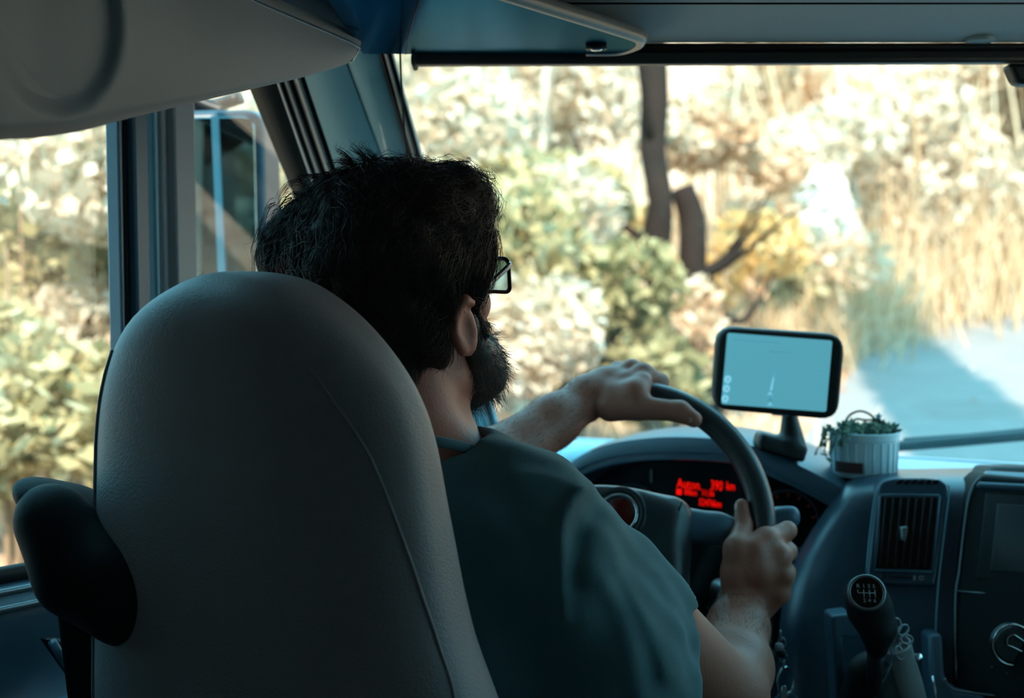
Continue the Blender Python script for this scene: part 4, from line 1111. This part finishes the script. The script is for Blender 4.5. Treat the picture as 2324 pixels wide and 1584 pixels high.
# head
B.ell(H(0, -.012, .032), (.077, .097, .086), HA, .015)
B.ell(H(0, .022, -.035), (.064, .078, .082), HA, .02)
B.cone(H(-.045, .005, -.085), H(-.02, .078, -.112), .022, .020, .02)
B.cone(H(.045, .005, -.085), H(.02, .078, -.112), .022, .020, .02)
B.ell(H(0, .083, -.112), (.026, .02, .02), HA, .015)
B.cone(H(-.035, .082, .022), H(.035, .082, .022), .013, .013, .015)
B.cone(H(0, .093, .012), H(0, .118, -.030), .008, .011, .01)
for s in (1, -1):
    B.ell(H(s*.012, .106, -.036), (.009, .012, .008), HA, .006)
    B.ell(H(s*.048, .062, -.022), (.02, .022, .02), HA, .02)
    B.ell(H(s*.031, .098, .003), (.014, .012, .009), HA, .008, 's')
    ea = (nrm(hX*s*.93-hY*.37), nrm(hY*.93+hX*s*.37), hZ)
    ec = H(s*.0815, -.008, -.032)
    B.ell(ec, (.0075, .0165, .031), (ea[0], nrm(ea[1]+hZ*.15), nrm(hZ-ea[1]*.15)), .006)
    B.chain([ec+hZ*.02-ea[1]*.008+ea[0]*.006, ec+hZ*.031+ea[1]*.003+ea[0]*.006, ec+hZ*.025+ea[1]*.013+ea[0]*.004], [.0045, .005, .004], .004)
    B.chain([ec+hZ*.02-ea[1]*.010+ea[0]*.006, ec-ea[1]*.015+ea[0]*.006, ec-hZ*.022-ea[1]*.006+ea[0]*.003], [.0045, .0045, .006], .004)
    B.ell(ec+ea[0]*.009+ea[1]*.002, (.006, .008, .014), (ea[0], ea[1], hZ), .004, 's')
B.cone(H(-.018, .104, -.068), H(.018, .104, -.068), .006, .006, .006)
B.cone(H(-.015, .103, -.079), H(.015, .103, -.079), .007, .007, .006)
# right arm
RE = P(1648, 1580, 1.60); RWr = P(1683, 1378, 1.795)
B.chain([RS, RS*.5+RE*.5, RE], [.060, .052, .046], .02)
fa = lambda a, b, t: a*(1-t)+b*t
B.chain([RE, fa(RE, RWr, .3)+FW*-.004, fa(RE, RWr, .75), RWr], [.046, .047, .037, .030], .02)
# left arm
LE = P(1000, 1135, 1.76); LWr = P(1332, 903, 1.93)
B.chain([LS, LS*.5+LE*.5, LE], [.060, .050, .044], .02)
B.chain([LE, fa(LE, LWr, .3), fa(LE, LWr, .75), LWr], [.044, .046, .034, .029], .02)
# right hand: four fingers around the rim, thumb along it
def hand(W, mcps, aa, thumb, pips=None, web=(), wr=.027):
    palm = np.mean(mcps, 0)
    rad = (.0122, .0124, .0118, .0104)
    for i, (m, a) in enumerate(zip(mcps, aa)):
        q = (Qr(a, 118, .036) if pips is None or pips[i] is None else pips[i]), Qr(a+.5, 195, rw+.0098), Qr(a+1, 262, rw+.0095)
        B.chain([m, q[0], q[1], q[2]], [rad[i]+.0022, rad[i], rad[i]*.92, rad[i]*.80], .004)
        st_ = W+(m-palm)*.45
        B.chain([st_, fa(st_, m, .6), m], [.017, .0145, .0125], .012)
        B.ell(m+nrm(m-Q(a))*.001, (.0115,)*3, None, .010)
    B.cone(W, fa(W, palm, .45), wr, .026, .02)
    for w_ in web: B.chain(w_[0], w_[1], .012)
    B.chain(thumb[0], thumb[1], .008)
mR = [P(1738, 1226, 1.775), P(1766, 1262, 1.772), P(1775, 1305, 1.772), P(1766, 1345, 1.775)]
hand(RWr, mR, (93, 99, 105, 111), ([P(1672, 1322, 1.775), P(1672, 1245, 1.765), Qr(84, -62, rw+.0105), Qr(75, -62, rw+.0095)], [.021, .0165, .0118, .0096]), [P(1787, 1204, 1.80), P(1788, 1252, 1.80), P(1785, 1298, 1.80), P(1773, 1340, 1.80)],
     [([P(1684, 1252, 1.765), P(1712, 1246, 1.762), mR[0]], [.014, .013, .0125]), ([P(1672, 1300, 1.77), P(1720, 1290, 1.765), mR[1]], [.020, .019, .0135])])
mL = [P(1460, 850, 1.93), P(1434, 841, 1.955), P(1404, 845, 1.98), P(1374, 856, 2.0)]
hand(LWr, mL, (10, 3, -4, -11), ([P(1385, 925, 1.90), P(1448, 925, 1.885), Qr(25, -30, rw+.0105), Qr(32, -30, rw+.0095)], [.020, .0170, .0140, .0116]), [P(1498, 866, 1.95), P(1470, 852, 1.985), None, None],
     [([P(1400, 900, 1.905), P(1440, 893, 1.89), P(1458, 868, 1.905)], [.021, .018, .014])])
body_o = B.build('body', .0032, M_skin, pe, 1)
M_nail = mat('nail', (206, 158, 142), .3, .5)
for a_, ph, pr in ((76.5, -62, 84), (30.5, -30, 25)):
    tip = Qr(a_, ph, rw+.0095); base_ = Qr(pr, ph, rw+.0105); ax_ = nrm(tip-base_); nn_ = nrm(tip-Q(a_)); nn_ = nrm(nn_-ax_*(nn_@ax_)); ss_ = np.cross(ax_, nn_)
    G = Field(); G.ell(tip+nn_*(.0085 if pr == 84 else .0102)+ax_*.001, (.0075, .0056, .0018), (ax_, ss_, nn_)); G.build('thumbnail', .0012, M_nail, body_o, 1)
for s in (1, -1):
    lathe('eye', [(0, .012), (.006, .0104), (.0104, .006), (.012, 0), (.0104, -.006), (.006, -.0104), (0, -.012)], H(s*.031, .083, .003), hY, M_pot, pe, 20)
# legs: trousers and shoes (below the frame, seated)
G = Field()
for s in (1, -1):
    hip = np.array((-.78+s*.10, 1.27, .54)); kn = np.array((-.78+s*.17, 1.68, .56)); an_ = np.array((-.78+s*.15, 1.92, .14))
    G.chain([hip, kn], [.095, .068], .04); G.chain([kn, an_], [.066, .05], .03)
G.ell((-.78, 1.25, .56), (.17, .14, .11), None, .04)
G.half((-.78, 1.92, .10), (0, 0, -1))
G.build('trousers', .010, M_jean, pe, 2)
for s in (1, -1):
    G = Field(); x = -.78+s*.15
    G.chain([(x, 1.90, .09), (x, 1.93, .05), (x+s*.01, 2.07, .035)], [.045, .046, .036], .02); G.half((x, 1.9, .0), (0, 0, -1))
    G.build('shoe', .006, M_shoe, pe, 2)

# T-shirt over the torso with short sleeves and folds
S = Field()
S.ell((-.775, 1.235, .86), (.176, .126, .258), None, .03)
S.ell((-.78, 1.275, .62), (.172, .142, .20), None, .05)
S.chain([neck0+(0, 0, -.035), RS+(-.02, -.01, .022)], [.066, .060], .04)
S.chain([neck0+(0, 0, -.035), LS+(.02, -.01, .022)], [.066, .060], .04)
aR = nrm(RE-RS); aL = nrm(LE-LS)
S.chain([RS, fa(RS, RE, .35), fa(RS, RE, .74)], [.0685, .063, .0635], .02)
S.chain([LS, fa(LS, LE, .35), fa(LS, LE, .7)], [.0695, .067, .068], .02)
S.chain([P(1290, 1330, 1.36), P(1380, 1470, 1.40), P(1480, 1590, 1.46)], [.05, .062, .064], .04)
FOLDS = []
def fold(pts, amp, w):
    q = spline([P(x, y, 1.38) for x, y in pts], 9); FOLDS.append((np.stack([(q-CAM)@RT/((q-CAM)@FW), (q-CAM)@UP/((q-CAM)@FW)], -1), amp, w/1.38))
fold([(1322, 1108), (1290, 1150), (1274, 1230), (1276, 1400)], .009, .0075)
fold([(1350, 1150), (1312, 1215), (1300, 1320)], -.006, .011)
fold([(1150, 1082), (1240, 1082), (1330, 1108)], .006, .008)
fold([(1400, 1290), (1460, 1400), (1510, 1530)], .006, .008)
fold([(1400, 1300), (1462, 1420), (1492, 1560)], -.004, .012)
fold([(1380, 1330), (1430, 1450), (1450, 1584)], .005, .012)
fold([(1080, 1140), (1150, 1250), (1170, 1420)], .004, .018)
fold([(1120, 1120), (1200, 1230), (1235, 1400)], -.004, .018)
fold([(1500, 1300), (1540, 1400), (1565, 1440)], .003, .008)
# hem openings and the neckline
eR = fa(RS, RE, .70); S.half(P(1577, 1500, 1.5), RT-UP*.04, .004)
S.cone(eR-aR*.05, eR+aR*.10, .0585, .066, .004, 's')
S.cone(neck0+(.0, -.004, .0), neck0+nrm(hZ+hY*.1)*.10, .064, .10, .006, 's')
def wr_(x, y, z):
    D_ = (x-CAM[0])*FW[0]+(y-CAM[1])*FW[1]+(z-CAM[2])*FW[2]
    u_ = ((x-CAM[0])*RT[0]+(y-CAM[1])*RT[1]+0*z)/D_; v_ = ((x-CAM[0])*UP[0]+(y-CAM[1])*UP[1]+(z-CAM[2])*UP[2])/D_
    f_ = 0
    for q, amp, w in FOLDS:                       # folds of the cloth running down from the shoulder and along the sleeve
        best = np.full(np.shape(u_), 9., np.float32)
        for i in range(len(q)-1):
            a_, b2 = q[i], q[i+1]; e_ = b2-a_; t_ = np.clip(((u_-a_[0])*e_[0]+(v_-a_[1])*e_[1])/(e_@e_), 0, 1)
            best = np.minimum(best, (u_-a_[0]-t_*e_[0])**2+(v_-a_[1]-t_*e_[1])**2)
        f_ = f_-amp*np.exp(-best/(w*w))
    return f_+.0016*np.sin(x*37+z*23+2.0*np.sin(y*19))+.0012*np.sin(x*71-z*47+y*53)+.0007*np.sin(y*131+z*97)
S.warp = wr_
shirt = S.build('t_shirt', .0045, M_shirt, pe, 1)
nk = []
for a in np.linspace(0, 2*math.pi, 41)[:-1]:
    d0 = np.array((math.cos(a), math.sin(a), 0)); lo_, hi_ = .03, .12
    nk.append(neck0+d0*.0685+np.array((0, 0, .013-.022*math.sin(a)+.004*abs(math.cos(a)))))
tube('collar', nk, .0055, M_shirt, pe, 8, closed=True)
# hair: a thick wavy cap, then separate locks and wisps
Hf = Field()
Hf.ell(H(0, -.020, .045), (.090, .104, .092), HA, .02)
Hf.ell(H(.0, -.035, -.02), (.079, .084, .075), HA, .02)
Hf.ell(H(0, -.055, -.075), (.056, .045, .05), HA, .02)
Hf.ell(H(-.078, -.028, .040), (.058, .068, .066), HA, .022)
Hf.ell(H(-.060, .02, .078), (.055, .06, .05), HA, .02)
Hf.ell(H(.022, .0, .098), (.070, .075, .040), HA, .018)
Hf.ell(H(.05, .045, .088), (.045, .045, .035), HA, .018)
Hf.ell(H(.064, .030, .035), (.026, .045, .05), HA, .018)
for s in (1, -1): Hf.cone(H(s*.070, .018, .0), H(s*.068, .028, -.045), .014, .011, .012)
Hf.ell(H(0, .125, -.035), (.075, .065, .085), HA, .015, 's')
for s in (1, -1): Hf.ell(H(s*.090, .0, -.034), (.024, .027, .036), HA, .008, 's')
Hf.half(H(.035, -.03, -.086), -hZ+.35*hX, .012)
def hw(x, y, z):
    dx, dy, dz = x-Hc[0], y-Hc[1], z-Hc[2]
    a = hX[0]*dx+hX[1]*dy+hX[2]*dz; b_ = hY[0]*dx+hY[1]*dy+hY[2]*dz; c = hZ[0]*dx+hZ[1]*dy+hZ[2]*dz
    return .0022*np.sin(70*c+25*a+3*np.sin(34*b_+20*a))+.0016*np.sin(115*c-60*a+2.5*np.sin(60*b_))+.0012*np.sin(190*a+80*c+2*np.sin(90*b_))
Hf.warp = hw
hair_o = Hf.build('hair', .0032, M_hair, pe, 1)
# strands lying on the cap
def lay(n, lift, steps=14, step=.0068, keepf=None, wave=.35, rad=.00045, flow_noise=.25, curl=0., end_lift=0.):
    d = rng.normal(size=(n*3, 3)); d /= np.linalg.norm(d, axis=1)[:, None]
    loc = d*np.array((.12, .12, .12))
    ok = (loc[:, 2] > -.07)
    if keepf is not None: ok &= keepf(loc)
    loc = loc[ok][:n]; n = len(loc)
    p = np.asarray(Hc)+loc[:, :1]*hX+loc[:, 1:2]*hY+(loc[:, 2:3]+.03)*hZ
    for _ in range(6):
        p = p-Hf.at(p)[:, None]*Hf.grad(p)
    lf = lift*rng.random(n)[:, None]; ph = rng.random(n)*6.28; fr = .5+.5*rng.random(n)
    bias = rng.normal(size=(n, 3))*flow_noise
    path = [p+lf*Hf.grad(p)]
    for k in range(steps-1):
        g = Hf.grad(p)
        rel = p-Hc; la = rel@hX; lb = rel@hY; lc_ = rel@hZ
        top = np.clip((lc_-.02)/.08, 0, 1)[:, None]
        fl = -hY*(.75*top+.25)-hZ*(1-top)*.95+hX*np.where(la > -.01, .35, -.7)[:, None]*top+bias
        sw_ = np.cross(g, fl); fl = fl+sw_*(wave*np.sin(ph+k*fr*1.1))[:, None]
        fl -= g*(fl*g).sum(1)[:, None]; fl /= np.linalg.norm(fl, axis=1)[:, None]+1e-9
        p = p+fl*step; p = p-Hf.at(p)[:, None]*g
        e = (k/steps)**2
        path.append(p+lf*g+g*(end_lift*e)*rng.random((n, 1))**2+(curl*e)*(np.cos(ph+k*1.1)[:, None]*g+np.sin(ph+k*1.1)[:, None]*sw_))
    path = np.stack(path, 1)
    ok = (((path-Hc)@hZ).min(1) > -.098) & (B.at(path.reshape(-1, 3)).reshape(path.shape[:2]).min(1) > -.004)
    return strands_data(path[ok], rad)
def join(parts):
    vs, fs, o = [], [], 0
    for v, f in parts: vs.append(v); fs.append(f+o); o += len(v)
    return np.vstack(vs), np.vstack(fs)
parts = [lay(9500, .0045, rad=.00030, wave=.5), lay(1800, .010, steps=11, end_lift=.012, flow_noise=.45, curl=.005, rad=.00030)]
# wisps standing off the outline: tufts on top, curls on the right, flopped locks on the left
def wisps(px, py, d, n, spread, dirs, L, curl, gravity=0.0, turns=1.3, rad=.00032):
    ps = []; n = int(n*1.6)
    for q in range(n):
        if q % 9 == 0:                            # a new lock every nine hairs
            s_c = P(px+rng.normal()*spread[0], py+rng.normal()*spread[1], d+rng.normal()*.012); ln_c = L*(.6+.6*rng.random())
            dv_c = nrm(dirs[0]*RT+dirs[1]*UP+dirs[2]*FW+rng.normal(size=3)*.22); sd_c = rng.normal(size=3)*.5+FW; ph_c = rng.random()*.8
        s = s_c+rng.normal(size=3)*.0016; ln = ln_c*(.9+.2*rng.random()); dv = nrm(dv_c+rng.normal(size=3)*.06)
        s1 = nrm(np.cross(dv, sd_c)); s2 = np.cross(dv, s1); ph = ph_c+rng.normal()*.12; sg = 1 if dirs[0] > 0 else -1
        path = []
        for k in range(14):
            t = k/13; w = curl*t**1.2
            path.append(s+dv*ln*t*(1-.25*t)+w*(np.cos(ph+turns*6.28*t)-np.cos(ph))*s1*sg+w*np.sin(ph+turns*6.28*t)*s2-UP*gravity*t*t)
        ps.append(path)
    return strands_data(np.array(ps), rad)
parts += [wisps(825, 390, 1.44, 110, (24, 8), (-.2, 1, 0), .038, .010, .003, .7),
          wisps(862, 380, 1.44, 45, (10, 6), (-.25, 1, 0), .028, .006, .003, .8),
          wisps(930, 372, 1.44, 60, (40, 6), (.6, .6, 0), .020, .006, .006),
          wisps(1032, 398, 1.46, 170, (24, 14), (.9, .6, 0), .038, .014, .022, 1.2),
          wisps(1056, 432, 1.46, 110, (14, 18), (1, .1, 0), .032, .014, .020, 1.3),
          wisps(1078, 500, 1.47, 50, (8, 25), (.6, -.9, 0), .034, .004, .0, .4),
          wisps(1095, 560, 1.48, 35, (6, 22), (.5, -1, 0), .026, .003, .0, .4),
          wisps(760, 415, 1.42, 90, (45, 12), (-.9, .45, -.2), .034, .005, .022, .6),
          wisps(700, 455, 1.41, 90, (26, 20), (-.8, .1, -.2), .032, .006, .030, .6),
          wisps(660, 530, 1.41, 100, (12, 32), (-.4, -.8, -.1), .036, .006, .01, .6),
          wisps(645, 580, 1.41, 60, (12, 20), (-.25, -1, 0), .034, .007, -.002, .7)]
v, f = join(parts)
hs_ = obj('hair_strands', v, f, M_hair, hair_o); hs_['kind'] = 'stuff'
# beard
Bf = Field()
for s in (1, -1):
    Bf.chain([H(s*.070, .020, -.030), H(s*.066, .035, -.070), H(s*.040, .085, -.112), H(0, .100, -.122)], [.010, .016, .020, .022], .012)
Bf.cone(H(-.03, .106, -.056), H(.03, .106, -.056), .006, .006, .006)
Bf.ell(H(0, .075, -.13), (.045, .04, .02), HA, .012)
for s in (1, -1): Bf.ell(H(s*.05, .06, -.085), (.022, .035, .032), HA, .015)
beard_o = Bf.build('beard', .003, M_beard, pe, 1)
n = 4200
pts = np.asarray([H(*q) for q in rng.normal(size=(n, 3))*np.array((.05, .04, .04))+np.array((0, .06, -.09))])
for _ in range(6): pts = pts-Bf.at(pts)[:, None]*Bf.grad(pts)
g = Bf.grad(pts); dv = g*.55-hZ*.8+hY*.15+rng.normal(size=(n, 3))*.35
dv /= np.linalg.norm(dv, axis=1)[:, None]; L = (.006+.012*rng.random(n))[:, None]
bend = rng.normal(size=(n, 3))*.003
pp = np.stack([pts-g*.001, pts+dv*L*.35, pts+dv*L*.7+bend*.4-hZ*.001, pts+dv*L+bend-hZ*.003], 1)
v, f = strands_data(pp, .00032)
bs = obj('beard_hairs', v, f, M_beard, beard_o); bs['kind'] = 'stuff'
# fine hairs on the forearms
ah = []
for a, b_, r_, nn in ((RE, RWr, .045, 900), (LE, LWr, .043, 900)):
    ax = nrm(b_-a)
    for _ in range(nn):
        t = .34+.66*rng.random(); c = fa(a, b_, t); d0 = nrm(np.cross(ax, rng.normal(size=3))); ah.append((c+d0*(r_*(1-.28*t)+.004), d0, ax))
pa = np.array([x[0] for x in ah]); 
for _ in range(5): pa = pa-B.at(pa)[:, None]*B.grad(pa)
g = B.grad(pa); ax = np.array([x[2] for x in ah]); dv = ax*.8+g*.35+rng.normal(size=pa.shape)*.3; L = (.005+.006*rng.random(len(pa)))[:, None]
v, f = strands_data(np.stack([pa, pa+dv*L*.5, pa+dv*L-g*.001], 1), .00018)
q = obj('arm_hairs', v, f, M_hair, body_o); q['kind'] = 'stuff'

# ------------------------------------------------------------------ glasses
eg = thing('eyeglasses', H(0, .105, 0), 'dark rectangular-framed eyeglasses worn by the driver', 'glasses')
def gpt(x, z): return H(x, .120-1.2*x*x, z)
fr = bpy.data.objects
for s in (1, -1):
    out = []
    for cx, cz, a0 in ((.060, .010, 0), (.024, .010, 90), (.026, -.014, 180), (.058, -.014, 270)):
        for k in range(6):
            a = math.radians(a0+90*k/5); out.append((s*(cx+.007*math.cos(a)), cz+.007*math.sin(a)))
    tube('frame', [gpt(x, z) for x, z in out], .0020, M_gloss, eg, 8, closed=True, flat=1.2)
    slab('lens', [gpt(x, z) for x, z in out], hY*.0014, M_lens, eg, 0)
    tube('temple', spline([gpt(s*.066, .010), gpt(s*.071, .0105)-hY*.004, H(s*.0765, .07, .004), H(s*.080, .02, -.004), H(s*.079, -.018, -.010), H(s*.074, -.035, -.030)], 16), .0022, M_gloss, eg, 8, flat=1.6)
tube('bridge', spline([gpt(-.018, .006), gpt(0, .011)+hY*.003, gpt(.018, .006)], 8), .0022, M_gloss, eg, 8)
